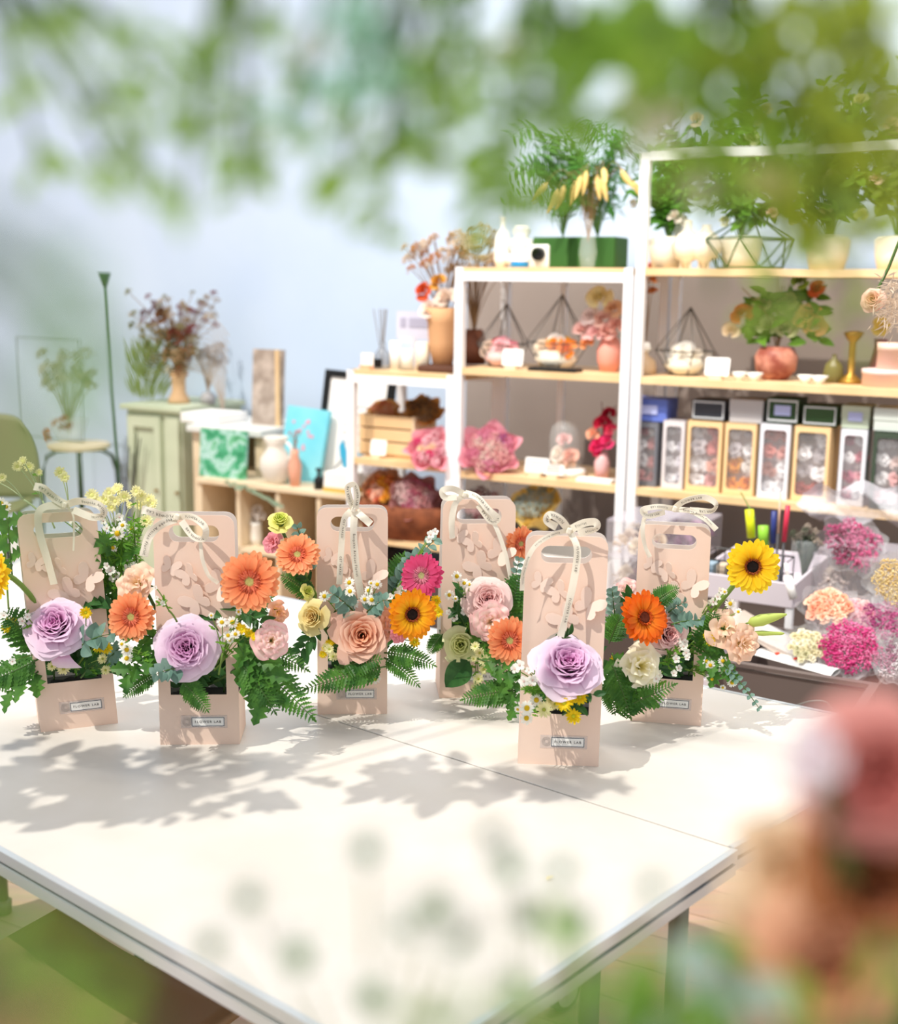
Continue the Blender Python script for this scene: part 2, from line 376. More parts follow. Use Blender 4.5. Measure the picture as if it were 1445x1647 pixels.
# ---------------------------------------------------------------- foliage
def leaf(b, p, d, L, wr, nrm, lobes=0, cup=.15, n=6):
    d = V(d).normalized(); s = d.cross(V(nrm)); s = s.normalized() if s.length > .01 else V((1, 0, 0)); nn = s.cross(d)
    def fn(u, v):
        wv = math.sin(min(1, v ** .8) * pi) ** .8 * wr * L * .5
        if lobes: wv *= .62 + .7 * (int(v * n + .5) % 2)
        return p + d * (v * L) + s * (u * wv) + nn * (-cup * L * v * v + abs(u) * wv * .35)
    b.grid(fn, 2, n)
def greens(kind, x0, y0, x1, y1, dep, label, d1=None, bow=.12, size=1, n=None, name=None, cat='greenery', seed=None, grp=None, pos=None):
    """a frond or sprig from pixel (x0,y0) at depth dep to its tip (x1,y1) at depth d1"""
    r = random.Random(seed if seed is not None else int(x0 * 7 + y0 * 3 + x1))
    if pos: a, b_ = pos
    else: a = at(x0, y0, dep); b_ = at(x1, y1, d1 if d1 is not None else dep - .02)
    L = (b_ - a).length; nm = {'fern': 'fern_frond', 'euc': 'eucalyptus_sprig', 'leafy': 'ruscus_sprig', 'fine': 'asparagus_fern', 'lobe': 'chrysanthemum_leaf_sprig'}[kind]
    t = thing(name or nm, label, cat, a, grp or nm.replace('_', ' ') + 's among the flowers')
    mid = a.lerp(b_, .5) + V((0, -.2, 1)) * bow * L; pts = bez(a, mid, b_, 16); st = MB(); st.tube(pts, [.0016 * (1 - .7 * i / 16) for i in range(17)], 5)
    nrm = V((0, -.8, .6)); lf = MB()
    def P(v): k = min(15.999, v * 16); i = int(k); return pts[i].lerp(pts[i + 1], k - i)
    if kind == 'fern':
        m = n or 15
        for i in range(m):
            v = .08 + .9 * i / m; p = P(v); tg = (P(min(1, v + .05)) - P(v - .05)).normalized(); s = tg.cross(nrm).normalized()
            pl = L * .30 * size * math.sin(min(1, (1 - v) * 1.25 + .12) * pi / 2) * (1 if v > .2 else .7 + v * 1.5)
            for sg in (-1, 1):
                leaf(lf, p, (s * sg + tg * .55 + nrm * r.uniform(-.25, .1)), pl * r.uniform(.9, 1.05), .27, nrm + V((r.uniform(-.3, .3), 0, 0)), lobes=1, n=10, cup=.1)
        leaf(lf, P(.93), P(1) - P(.9), L * .1, .4, nrm, lobes=1)
        m_ = leafg
    elif kind == 'euc':
        m = n or 8
        for i in range(m):
            v = .12 + .86 * i / (m - 1); p = P(v); tg = (P(min(1, v + .05)) - P(v - .05)).normalized(); s = tg.cross(nrm).normalized()
            q = .5 * L / m * 1.55 * size * (1.2 - .55 * v)
            for sg in (-1, 1):
                rn = nrm + V((r.uniform(-.8, .8), r.uniform(-.4, .4), r.uniform(-.6, .6)))
                leaf(lf, p, s * sg + tg * r.uniform(.2, .7) + nrm * r.uniform(-.3, .5), q * 1.25, .85, rn, cup=.1)
        m_ = leafe
    elif kind == 'leafy':
        m = n or 9
        for i in range(m):
            v = .1 + .88 * i / (m - 1); p = P(v); tg = (P(min(1, v + .05)) - P(v - .05)).normalized(); s = tg.cross(nrm).normalized()
            leaf(lf, p, s * (1 if i % 2 else -1) * r.uniform(.5, 1) + tg * .7 + nrm * r.uniform(-.2, .5), L * .34 * size * r.uniform(.8, 1.1), .5, nrm + V((r.uniform(-.6, .6), 0, r.uniform(-.4, .4))))
        m_ = leafd
    elif kind == 'lobe':
        m = n or 7
        for i in range(m):
            v = .1 + .88 * i / (m - 1); p = P(v); tg = (P(min(1, v + .05)) - P(v - .05)).normalized(); s = tg.cross(nrm).normalized()
            leaf(lf, p, s * (1 if i % 2 else -1) * r.uniform(.4, 1) + tg * .6 + nrm * r.uniform(-.2, .4), L * .45 * size, .62, nrm + V((r.uniform(-.6, .6), 0, r.uniform(-.4, .4))), lobes=1, n=8)
        m_ = leafg
    else:
        m = n or 26
        for i in range(m):
            v = .05 + .93 * i / m; p = P(v)
            for q in range(5): leaf(lf, p, V((r.uniform(-1, 1), r.uniform(-.6, .4), r.uniform(-.6, 1))), L * .13 * size, .16, nrm, n=3)
        m_ = leafb
    st.build('stem', stemd, t, smooth=True); lf.build('leaves', m_, t)
    return t
# ================================================================ THE ROOM
floor_m = bpy.data.materials.new('oak plank floor'); floor_m.use_nodes = True
nt = floor_m.node_tree; N = nt.nodes; L_ = nt.links; b = N['Principled BSDF']; tc = N.new('ShaderNodeTexCoord'); mp = N.new('ShaderNodeMapping'); mp.inputs['Rotation'].default_value = (0, 0, .5)
bk = N.new('ShaderNodeTexBrick'); bk.inputs['Scale'].default_value = 1; bk.inputs['Brick Width'].default_value = 1.2; bk.inputs['Row Height'].default_value = .14; bk.inputs['Mortar Size'].default_value = .002
bk.inputs['Color1'].default_value = srgb('CFAF95'); bk.inputs['Color2'].default_value = srgb('DDBFA6'); bk.inputs['Mortar'].default_value = srgb('9A7D68')
nz = N.new('ShaderNodeTexNoise'); nz.inputs['Scale'].default_value = 3; nz.inputs['Detail'].default_value = 5; mp2 = N.new('ShaderNodeMapping'); mp2.inputs['Rotation'].default_value = (0, 0, .5); mp2.inputs['Scale'].default_value = (1, 14, 1)
mx = N.new('ShaderNodeMix'); mx.data_type = 'RGBA'; mx.blend_type = 'MULTIPLY'; mx.inputs[0].default_value = .35
L_.new(tc.outputs['Object'], mp.inputs[0]); L_.new(mp.outputs[0], bk.inputs['Vector']); L_.new(tc.outputs['Object'], mp2.inputs[0]); L_.new(mp2.outputs[0], nz.inputs[0])
L_.new(bk.outputs['Color'], mx.inputs[6]); L_.new(nz.outputs['Color'], mx.inputs[7]); L_.new(mx.outputs[2], b.inputs['Base Color']); b.inputs['Roughness'].default_value = .45
f = MB(); f.box((0, 2.5, -.03), (14, 14, .06)); tag(f.build('floor', floor_m), 'light wood plank floor', None, None, 'structure')
wallm = mat('cool white painted wall', 'C9D8EC', .9, noise='C3D3EA', nscale=1.5)
taupe = mat('taupe wall panel', 'A89A92', .9, noise='A1938B', nscale=2)
WC = 5.05                                       # plane of the back wall
def wp(x, c, z): return V((x, c - K * x, z))
a, b2 = wp(-4.6, WC, 0), wp(3.4, WC, 0)
m_ = MB(); m_.hexa([a, b2, b2 + W * .1, a + W * .1], [p + Z * 3.6 for p in (a, b2, b2 + W * .1, a + W * .1)]); tag(m_.build('wall_back', wallm), 'cool white back wall', None, None, 'structure')
xs = wl(752, 500, WC - .12).x
a, b2 = wp(xs, WC - .1, 0), wp(3.3, WC - .1, 0)
m_ = MB(); m_.hexa([a, b2, b2 + W * .06, a + W * .06], [p + Z * (wl(1200, 432, 4.10).z + .012) for p in (a, b2, b2 + W * .06, a + W * .06)]); tag(m_.build('wall_right', taupe), 'taupe wall panel behind the shelves', None, None, 'structure')
a, b2 = wp(-4.6, WC - .02, 0), wp(xs - .02, WC - .02, 0)
m_ = MB(); m_.board(a + Z * .1, b2 + Z * .1, .015, .1); tag(m_.build('baseboard_back', white), 'white baseboard', None, None, 'structure')

# ================================================================ TABLES
lam = mat('warm white laminate', 'D8D3CC', .35, noise='D3CDC4', nscale=6, spec=.25)
TZ = .75; T = lambda x, y: on_z(x, y, TZ)
Fc, Rc = T(647, 1720), T(1173, 1377)
dl = (T(0, 1360) - Fc).normalized(); ds = (T(540, 1160) - T(1170, 1362)).normalized()
Rc = T(1170, 1362) - ds * .006; Ll = Fc + dl * 1.9; Ls = T(1170, 1362) + ds * 1.9
nse = V((-ds.y, ds.x, 0)); nse = nse if nse.y > 0 else -nse; R2 = T(1170, 1362) + nse * .0032; R3 = T(1501, 1183); d3 = (T(1132, 1105) - R3).normalized(); L3 = R3 + d3 * 2.3; L2 = R2 + ds * 1.9
def table(pts, label, edge_sides, legs):
    t = thing('work_table', label, 'table', (sum(p.x for p in pts) / 4, sum(p.y for p in pts) / 4, 0), 'white work tables pushed together')
    b = MB(); b.hexa([p - Z * .012 for p in pts], pts); b.build('tabletop', lam, t, bevel=.001)
    n = len(pts); c = sum(pts, V((0, 0, 0))) / 4
    e = MB(); g = MB()
    for i in range(n):
        p, q = pts[i], pts[(i + 1) % n]; d = (q - p).normalized(); o = V((d.y, -d.x, 0))
        if (p + q - c * 2).dot(o) < 0: o = -o
        if i in edge_sides:
            e.board(p + Z * .0006 + o * .009, q + Z * .0006 + o * .009, -.009, .014, o)
            e.board(p - Z * .020 + o * .008, q - Z * .020 + o * .008, -.012, .014, o)
        g.board(p - Z * .0125 + o * -.002, q - Z * .0125 + o * -.002, -.03, .022, o)
    e.build('edge_trim', steel, t); g.build('apron', dgroove, t)
    for p in legs:
        b = MB(); b.tube([p, V((p.x, p.y, .03))], .013, 12); b.lathe([(.018, 0), (.02, .03), (.012, .035)], 12, Matrix.Translation((p.x, p.y, 0))); b.build('leg', mat('grey olive leg', '8F8C78', .4, metal=.3), t, smooth=True)
def inset(p, c, k): q = p.lerp(c, k); return V((q.x, q.y, TZ - .013))
c1 = (Fc + Rc + Ls + Ll) / 4; c2 = (R2 + R3 + L3 + L2) / 4
lg = lambda px, py, z: V((on_z(px, py, z).x, on_z(px, py, z).y, TZ - .013))
table([Fc, Rc, Ls, Ll], 'white laminate table with silver edge, nearest the camera', (0, 3), [lg(950, 1570, .62), inset(Ll, c1, .08), inset(Ls, c1, .1)])
table([R2, R3, L3, L2], 'white laminate table under the boxes, behind the long seam', (0, 1, 2), [lg(1093, 1460, .68), inset(R3, c2, .08), inset(L3, c2, .08), inset(L2, c2, .1)])

# ================================================================ FLOWER BOXES
BX = [((66, 1178), (190, 1163)), ((258, 1198), (386, 1197)), ((511, 1149), (623, 1148)), ((707, 1123), (822, 1121)), ((833, 1228), (963, 1233)), ((1014, 1159), (1128, 1168))]
BN = ['far left box', 'second box from the left', 'box with two hanging ribbon tails', 'box set back right of centre', 'frontmost box', 'rightmost box']
BL = ['blush card flower box leaning at the far left with one lavender rose', 'blush card flower box second from the left, bow loop over its handle', 'blush card flower box with a peach rose and long vertical ribbon tails',
      'blush card flower box partly hidden behind the orange gerbera right of centre', 'frontmost blush card flower box with yellow button flowers in its window', 'rightmost blush card flower box beside the tall yellow gerbera']
def wing():                                      # half of a butterfly: large upper lobe, small lower lobe
    up = [(.0, .12), (.12, .5), (.38, .92), (.72, 1.12), (1.0, 1.05), (1.12, .78), (1.04, .45), (.84, .16), (.66, .02)]
    lo = [(.84, -.12), (.92, -.38), (.80, -.66), (.55, -.80), (.30, -.68), (.10, -.38)]
    return up[:] + lo + [(0, -.12)]
LEAN = .05
BOXW = []
def flower_box(i):
    (ax, ay), (bx, by) = BX[i]; A = T(ax, ay); B = T(bx, by); wd = (B - A).length; s = wd / .12
    c = (A + B) / 2; d = (B - A).normalized(); rot = Matrix((d, V((-d.y, d.x, 0)), Z)).transposed()
    t = thing('flower_box', BL[i], 'flower box', c, 'blush card flower boxes on the table', rot)
    t.matrix_world = t.matrix_world @ Matrix.Scale(s, 4); WMX[t.name] = t.matrix_world.copy() if False else (Matrix.Translation(c) @ rot.to_4x4() @ Matrix.Scale(s, 4))
    w, h, H, D, th = .06, .078, .352 * (1, 1, 1.02, .945, .98, .975)[i], .085, .0012
    lo = [(-w, 0), (w, 0), (w * 1.0, h)]
    outline = [(-w, 0), (w, 0), (w, H - .018)] + [(w - .016 + .016 * math.cos(q * pi / 8), H - .016 + .016 * math.sin(q * pi / 8)) for q in range(5)] + [(-w + .016 - .016 * math.sin(q * pi / 8), H - .016 + .016 * math.cos(q * pi / 8)) for q in range(5)]
    slot = rrect(-.037, H - .040, .037, H - .015, .012)
    arch = [(-.042, h), (.042, h), (.042, h + .075)] + [(.037 * math.cos(q * pi / 12), h + .078 + .047 * math.sin(q * pi / 12)) for q in range(13)] + [(-.042, h + .075)]
    tx = (-.055, -.012, 0, .01, .01, 0)[i]
    sh = lambda tn: Matrix(((1, 0, tx, 0), (0, 1, tn, 0), (0, 0, 1, 0), (0, 0, 0, 1)))
    Mf = sh(LEAN); fp = MB(); fp.plate(outline, th, Mf, [slot, arch]); fp.build('front_panel', card, t, world=False)
    Mb = Matrix.Translation((.0, D - .002, 0)) @ sh(-.10); bp = MB(); bp.plate(outline, th, Mb, [slot]); bp.build('back_panel', card_in, t, world=False)
    for sg in (-1, 1):
        y0, y1 = LEAN * h, D - .10 * h
        b = MB(); x = sg * w; b.hexa([V((x, 0, .0005)), V((x - sg * th, 0, .0005)), V((x - sg * th, D, .0005)), V((x, D, .0005))], [V((x + tx * h, y0, h)), V((x + tx * h - sg * th, y0, h)), V((x + tx * h - sg * th, y1, h)), V((x + tx * h, y1, h))])
        b.build('side_panel', card, t, world=False)
    MB().box((0, D / 2, .001), (w * 2 - .003, D - .004, .0015)).build('bottom_panel', card, t, world=False)
    MB().box((0, D / 2, .035), (w * 2 - .008, D - .028, .066)).build('foam_tray', foam, t, world=False, bevel=.003)
    # butterflies: one wing lies on the card, the other is folded out from it
    for (bx_, bz, sz, ro, op) in ((-.036, .274, .0135, 25, .12), (-.009, .262, .016, -30, .7), (.035, .243, .0205, 35, .6), (.002, .222, .0205, -40, .35)):
        if i == 0 and bz > .27: bx_ -= .004
        for sg in (-1, 1):
            ang = op if sg > 0 else .10
            Mw = Mf @ Matrix.Translation((bx_, -.0014, bz)) @ Matrix.Rotation(math.radians(ro), 4, 'Y') @ Matrix.Rotation(-sg * ang, 4, 'Z') @ Matrix.Diagonal((sg * sz, 1, sz, 1))
            b = MB(); b.plate(wing(), .0007, Mw); b.build('butterfly_wing', card_w, t, world=False)
    # sticker
    lb = MB(); lb.plate(rrect(-.030, .026, .040, .046, .001), .0003, Mf @ Matrix.Translation((.002, -.0006, 0))); st = lb.build('sticker', gloss_lab, t, world=False)
    lb = MB(); lb.plate(rrect(-.014, .0285, .036, .0435, .0005), .0003, Mf @ Matrix.Translation((.002, -.0010, 0)))
    lo_ = lb.build('label', paper, t, world=False)
    br = MB(); br.plate([(-.0135, .029), (.0355, .029), (.0355, .043), (-.0135, .043)], .0003, Mf @ Matrix.Translation((.002, -.0014, 0)), [[(-.0127, .0298), (.0347, .0298), (.0347, .0422), (-.0127, .0422)]])
    br.build('label_border', navy, lo_, world=False)
    vs, fs = text_geo('FLOWER LAB'); lt = MB(); lt.add([(v.x * .0054 * 1.05 + .013, 0, v.y * .0054 + .036) for v in vs], fs, Mf @ Matrix.Translation((0, -.0016, 0))); lt.build('lettering', ink, lo_, world=False)
    ro = MB()
    for q in range(3): ro.plate([((.0035 + .0017 * q) * math.cos(k * pi / 9) - .0205, .036 + (.0035 + .0017 * q) * math.sin(k * pi / 9)) for k in range(18)], .0002, Mf @ Matrix.Translation((.002, -.0009, 0)), [[((.0031 + .0017 * q) * math.cos(k * pi / 9) - .0205, .036 + (.0031 + .0017 * q) * math.sin(k * pi / 9)) for k in range(18)]])
    ro.build('emblem', mat('grey print', 'A9A19B', .7), st, world=False)
    BOXW.append((c, d, s)); return t
for i in range(6): flower_box(i)
def bc(i, off=.045, up=.08):                     # point inside box i
    c, d, s = BOXW[i]; n = V((-d.y, d.x, 0)); return c + n * off + Z * up
def by(i, off=0.0): return BOXW[i][0].y + off

# ribbons ---------------------------------------------------------
def resample(pts, n):
    out = []
    k = len(pts)
    P = [pts[0] * 2 - pts[1]] + list(pts) + [pts[-1] * 2 - pts[-2]]
    for i in range(n + 1):
        t = i / n * (k - 1); j = min(int(t), k - 2); u = t - j; a, b, c, d = P[j], P[j + 1], P[j + 2], P[j + 3]
        out.append(.5 * ((2 * b) + (c - a) * u + (2 * a - 5 * b + 4 * c - d) * u * u + (3 * b - a - 3 * c + d) * u ** 3))
    return out
def ribbon(i, strips, label):
    c0 = bc(i, 0, .33); yb = by(i) + LEAN * .35 - .01
    k = at(strips[0][0][0], strips[0][0][1], yb)
    t = thing('ribbon_bow', label, 'ribbon', k, 'printed cream ribbon bows on the flower boxes')
    for (nm, pts, wpx, txt) in [(s[2], s[1], s[3], s[4]) for s in strips]:
        ps = []
        for j, q in enumerate(pts):
            dz = q[2] if len(q) > 2 else 0
            hh = at(q[0], q[1], yb).z - TZ; ps.append(at(q[0], q[1], yb + (hh - .35) * LEAN - dz))
        path = resample(ps, 26); wr = wpx / pxm(ps[0]) / 2; b = MB(); rows = []
        pw = None
        for j, p in enumerate(path):
            tg = (path[min(j + 1, 26)] - path[max(j - 1, 0)]).normalized(); wd_ = tg.cross(V((.25, -1, .15))); wd_ = wd_.normalized()
            if pw is not None and wd_.dot(pw) < 0: wd_ = -wd_
            if pw is not None: wd_ = (wd_ + pw * 1.2).normalized()
            pw = wd_; wd_ = (wd_ + V((0, .35, 0)) * math.sin(j * .33 + i)).normalized(); rows.append((p, wd_))
        vs = [];
        for p, d in rows: vs += [p - d * wr, p - d * wr * .3, p + d * wr * .3, p + d * wr]
        b.add(vs, [(4 * j + q, 4 * j + q + 1, 4 * j + q + 5, 4 * j + q + 4) for j in range(26) for q in range(3)])
        o = b.build(nm, cream, t, smooth=False)
        sd = o.modifiers.new('thick', 'SOLIDIFY'); sd.thickness = .0005
        if txt:
            cum = [0]
            for j in range(26): cum.append(cum[-1] + (path[j + 1] - path[j]).length)
            vs, fs = text_geo(txt); size = wr * .95; tl = max(v.x for v in vs) * size * 2.1
            for s0 in ([cum[-1] * .5] if tl > cum[-1] * .5 else [cum[-1] * .27, cum[-1] * .75]):
                nb = MB(); out = []
                for v in vs:
                    ss = max(0, min(cum[-1] - 1e-5, s0 + v.x * size)); j = max(q for q in range(26) if cum[q] <= ss); u = (ss - cum[j]) / max(1e-9, cum[j + 1] - cum[j])
                    d = rows[j][1].lerp(rows[j + 1][1], u); p = path[j].lerp(path[j + 1], u); tg = (path[j + 1] - path[j]).normalized(); nn = tg.cross(d).normalized()
                    if nn.y > 0: nn = -nn
                    sgn = 1 if tg.cross(d).y > 0 else -1
                    out.append(p + d * v.y * size * sgn * -1 + nn * .0016)
                nb.add(out, fs); nb.build('lettering', ink, o)
    kb = MB(); kb.box((0, 0, 0), (.0075, .006, .0095), Matrix.Translation(k + V((0, -.005, 0))) @ Matrix.Rotation(.3, 4, 'Y')); kb.build('knot', cream, t, bevel=.002)
    return t
F_, L2_ = 'FLOWER LAB', 'Bespoke Artisan Florist'
def rb(i, knot, strips, label): ribbon(i, [(knot, pts, nm, wd, tx) for nm, pts, wd, tx in strips], label)
rb(0, (106, 812), [('ribbon_loop', [(106, 812, .004), (128, 806, .012), (158, 812, .018), (167, 826, .014), (150, 832, .01), (118, 820, .008)], 12, L2_), ('ribbon_loop', [(106, 812), (86, 800, .006), (70, 786, .012), (55, 782, .012)], 13, F_),
   ('ribbon_tail', [(104, 813), (76, 814, .01), (62, 826, .016), (64, 858, .014), (76, 900, .012), (87, 940, .012)], 12, None), ('ribbon_tail', [(108, 815), (118, 830, .004), (119, 860, .004), (118, 886, .004)], 3, None)], 'cream ribbon bow on the leaning far left box, wide tail hanging down')
rb(1, (286, 831), [('ribbon_tail', [(286, 831), (262, 829, .008), (240, 822, .014), (228, 820, .016)], 13, F_), ('ribbon_tail', [(284, 834), (262, 842, .01), (240, 862, .014), (231, 895, .016)], 14, L2_),
   ('ribbon_loop', [(286, 831), (310, 832, .012), (330, 848, .02), (328, 866, .018), (310, 862, .014), (292, 838, .008)], 11, F_), ('ribbon_tail', [(322, 870, .01), (326, 900, .012), (336, 926, .012), (351, 938, .01)], 6, None)], 'cream ribbon bow on the second box from the left, loop falling over the handle')
rb(2, (569, 819), [('ribbon_loop', [(569, 819), (562, 800, .008), (560, 784, .012), (570, 780, .014), (575, 796, .01), (572, 819, .006)], 10, F_), ('ribbon_tail', [(565, 821), (553, 838, .008), (549, 885, .008), (546, 940, .006)], 10, 'GET NAKED'),
   ('ribbon_tail', [(571, 822), (569, 858, .01), (573, 912, .01), (582, 962, .008)], 12, L2_), ('ribbon_tail', [(573, 822), (584, 832, .008), (597, 843, .01)], 12, None)], 'cream ribbon bow with two long tails hanging straight down the box')
rb(3, (748, 795), [('ribbon_loop', [(748, 795), (728, 786, .008), (712, 789, .012), (716, 800, .01), (735, 800, .006)], 10, None), ('ribbon_loop', [(748, 793), (768, 800, .01), (786, 820, .014), (801, 834, .012), (790, 838, .01), (770, 812, .006)], 11, F_),
   ('ribbon_tail', [(744, 797), (732, 812, .008), (727, 838, .01), (728, 866, .01)], 10, None), ('ribbon_tail', [(772, 814), (796, 844, .008), (813, 890, .01), (822, 932, .012)], 7, None)], 'cream ribbon bow on the back box, thin tail down its right edge')
rb(4, (915, 853), [('ribbon_loop', [(915, 853), (902, 836, .01), (886, 828, .016), (880, 838, .014), (896, 848, .008)], 13, F_), ('ribbon_loop', [(915, 853), (938, 842, .012), (957, 840, .018), (959, 850, .016), (930, 858, .008)], 13, 'Florist'),
   ('ribbon_tail', [(912, 853), (884, 862, .012), (858, 882, .016), (843, 918, .016), (840, 950, .012)], 8, L2_), ('ribbon_tail', [(918, 856), (929, 884, .012), (924, 930, .016), (912, 985, .024), (902, 1024, .032)], 12, F_)], 'cream ribbon bow on the frontmost box, its tail reaching the lavender rose')
rb(5, (1085, 818), [('ribbon_loop', [(1085, 818), (1102, 806, .012), (1132, 800, .018), (1152, 810, .02), (1144, 822, .014), (1110, 820, .008)], 10, F_), ('ribbon_tail', [(1088, 819), (1112, 822, .008), (1134, 834, .012), (1153, 852, .014)], 9, L2_),
   ('ribbon_loop', [(1084, 818), (1058, 815, .01), (1034, 820, .014), (1042, 830, .012), (1070, 824, .006)], 9, F_), ('ribbon_tail', [(1040, 822), (1034, 850, .012), (1038, 878, .012), (1046, 896, .012)], 7, None)], 'cream ribbon bow on the rightmost box, large open loop to the right')

# ================================================================ FLOWERS
for i in range(6):
    c, d, s_ = BOXW[i]; n_ = V((-d.y, d.x, 0))
    for k in range(3):
        p = c + n_ * .035 + d * (-.034, 0, .034)[k] + Z * .073
        greens('leafy', 0, 0, 0, 0, 0, 'dark green leaves filling the window of the %s, %s' % (BN[i], ('left side', 'middle', 'right side')[k]), size=1.35, n=12, bow=.02, pos=(p, p + Z * .085 + n_ * .004 + d * .008), seed=20 + i * 3 + k, name='filler_sprig')
# --- box 1
FW = (0, -1, .25)
bloom('lavender', 'garden', 90, 1006, 51, by(0, -.045), (.05, -1, .85), 'lavender garden rose in the leaning far left box, lower petal drooping', bc(0), name='rose', seed=1)
dp = MB(); q0 = at(92, 1036, by(0, -.05)); q1 = at(108, 1075, by(0, -.055))
dp.grid(lambda u, v: q0.lerp(q1, v) + V((u * (.010 + .012 * v), -.01 * math.sin(v * pi) + .004 * u * u, 0)), 6, 6); dp.build('drooping_petal', mat('petal lavender', 'E3A8D2'), bpy.data.objects['rose'])
gerbera('yellow', -6, 922, 46, by(0, -.06), (-.75, -1, .1), 'yellow gerbera cut by the left edge of the photo, beside the leaning box', bc(0))
greens('fern', 62, 1060, -25, 1098, by(0, -.02), 'fern frond under the yellow gerbera at the photo edge', size=1.3, bow=-.05)
greens('fern', 66, 1050, 8, 985, by(0, -.03), 'fern frond rising left of the lavender rose at the far left', size=1.4)
greens('lobe', 62, 1080, 20, 1110, by(0, -.02), 'drooping dark leaves low on the left of the leaning box', size=1.8, n=5, bow=-.05)
greens('leafy', 130, 1090, 165, 1062, by(0, -.01), 'dark round leaves low in the window of the far left box', size=1.3)
greens('euc', 128, 1040, 178, 1020, by(0, -.05), 'eucalyptus sprig right of the far left lavender rose', size=1.8, n=4)
greens('euc', 170, 1068, 196, 1040, by(0, -.03), 'small eucalyptus tip at the right edge of the far left box', size=1.6, n=4)
spray('button', [(162, 1037, 13), (172, 1042, 10), (164, 1012, 7), (138, 985, 10)], by(0, -.05), bc(0), 'yellow button flowers right of the far left lavender rose')
spray('button', [(22, 1003, 13), (10, 1010, 8)], by(0, -.04), bc(0), 'yellow button flower among the ferns at the left photo edge')
spray('cream', [(103, 1076, 11), (84, 1072, 8), (166, 1060, 9), (170, 1078, 8), (184, 1076, 6)], by(0, -.045), bc(0), 'cream daisy spray at the bottom of the far left window')
spray('wax', [(36, 999, 7), (44, 992, 6), (20, 1064, 6), (6, 990, 6)], by(0, -.05), bc(0), 'tiny white waxflowers left of the far left lavender rose')
top = by(0, .06)
spray('pom', [(37, 742, 7), (28, 750, 7), (47, 751, 7), (63, 760, 5)], top, at(88, 850, top), 'cluster of pale cream poms standing high at the upper left', leaves=1, sm=mat('light stem', 'B7C49A', .5))
spray('pom', [(97, 760, 8), (105, 768, 7)], top, at(118, 850, top), 'pair of pale cream poms above the far left ribbon', leaves=0, sm=MATS['light stem'])
spray('pom', [(4, 768, 6), (-6, 775, 6)], top, at(70, 830, top), 'single pale cream pom at the left photo edge', leaves=0, sm=MATS['light stem'])
spray('chamomile', [(2, 810, 10), (10, 815, 8), (-3, 826, 8)], top, at(14, 980, top), 'chamomile sprig in the top corner left of the leaning box', leaves=6)
greens('lobe', 20, 930, 12, 830, by(0, .03), 'thin green leafy stem behind the yellow gerbera at the photo edge', size=.8)
back = by(1, .12)
spray('pom', [(148, 797, 9), (190, 787, 9), (176, 793, 8), (200, 800, 9), (170, 803, 8), (186, 806, 8), (156, 808, 8), (163, 812, 7), (180, 816, 7), (209, 812, 5)], back, at(196, 930, back), 'dense cream pom spray rising between the two left boxes', leaves=3, sm=MATS['light stem'])
spray('pom', [(220, 790, 8), (227, 797, 8), (240, 805, 9), (246, 810, 8), (225, 812, 7), (236, 838, 9)], back, at(212, 930, back), 'cream pom spray beside the left ribbon tail of the second box', leaves=3, sm=MATS['light stem'])
spray('wax', [(192, 832, 7), (184, 838, 6), (166, 838, 6), (172, 850, 7), (98, 834, 7), (116, 836, 7), (122, 846, 6), (200, 868, 6), (176, 872, 6)], back, at(190, 950, back), 'white waxflowers below the cream poms between the left boxes', leaves=5)
spray('chamomile', [(189, 858, 12), (182, 881, 8), (197, 845, 8), (212, 850, 9)], back - .02, at(190, 960, back), 'chamomile sprig standing between the two left boxes', leaves=8)
spray('wax', [(178, 918, 8), (186, 925, 8), (194, 920, 8), (182, 930, 7), (206, 914, 8), (216, 910, 7), (172, 910, 6)], back - .02, at(190, 980, back), 'white waxflower cluster above the peach lisianthus', leaves=2)
for k, (x0, y0, x1, y1, kd, s_) in enumerate([(176, 990, 172, 860, 'fine', 1.2), (200, 990, 196, 860, 'fine', 1.2), (180, 1000, 185, 890, 'lobe', .9), (165, 1000, 160, 870, 'fine', 1), (222, 930, 214, 830, 'fine', 1)]):
    greens(kd, x0, y0, x1, y1, back, ['feathery green stem nearest the far left box, under the poms', 'feathery green stem in the middle of the gap between the left boxes', 'leafy green sprig low between the two left boxes', 'feathery green stem behind the right edge of the far left box', 'feathery green stem at the left edge of the second box'][k], size=s_)
# --- box 2
bloom('peach cream', 'ruffle', 222, 938, 36, by(1, .03), (-.2, -1, .5), 'peach lisianthus half hidden behind the second box', bc(1), name='lisianthus', seed=2)
gerbera('orange', 213, 992, 42, by(1, -.02), (-.15, -1, .25), 'orange gerbera left of the second box, below the peach lisianthus', bc(1))
gerbera('orange', 402, 936, 51, by(1, -.06), (.05, -1, .30), 'largest orange gerbera, at the right shoulder of the second box', bc(1))
bloom('lavender', 'garden', 300, 1043, 51, by(1, -.045), (.05, -1, .35), 'lavender garden rose in the second box, round and fully framed', bc(1), name='rose', seed=5)
spray('chamomile', [(357, 1001, 9), (374, 1001, 10), (367, 1022, 8), (379, 1020, 8), (370, 1030, 6), (384, 984, 6), (340, 990, 5)], by(1, -.07), at(352, 1085, by(1, -.03)), 'chamomile sprig right of the second lavender rose', leaves=3)
spray('chamomile', [(204, 1045, 10), (204, 1059, 10), (196, 1036, 7)], by(1, -.05), bc(1), 'chamomile pair under the left orange gerbera', leaves=6)
spray('button', [(389, 1012, 9), (400, 1018, 8), (410, 1024, 7), (384, 1008, 7)], by(1, -.06), bc(1), 'yellow button flowers under the largest orange gerbera', leaves=2)
spray('wax', [(252, 962, 4), (262, 970, 5), (250, 945, 4)], by(1, -.06), at(285, 1000, by(1, -.03)), 'thin budding twig left of the second arch window', leaves=3)
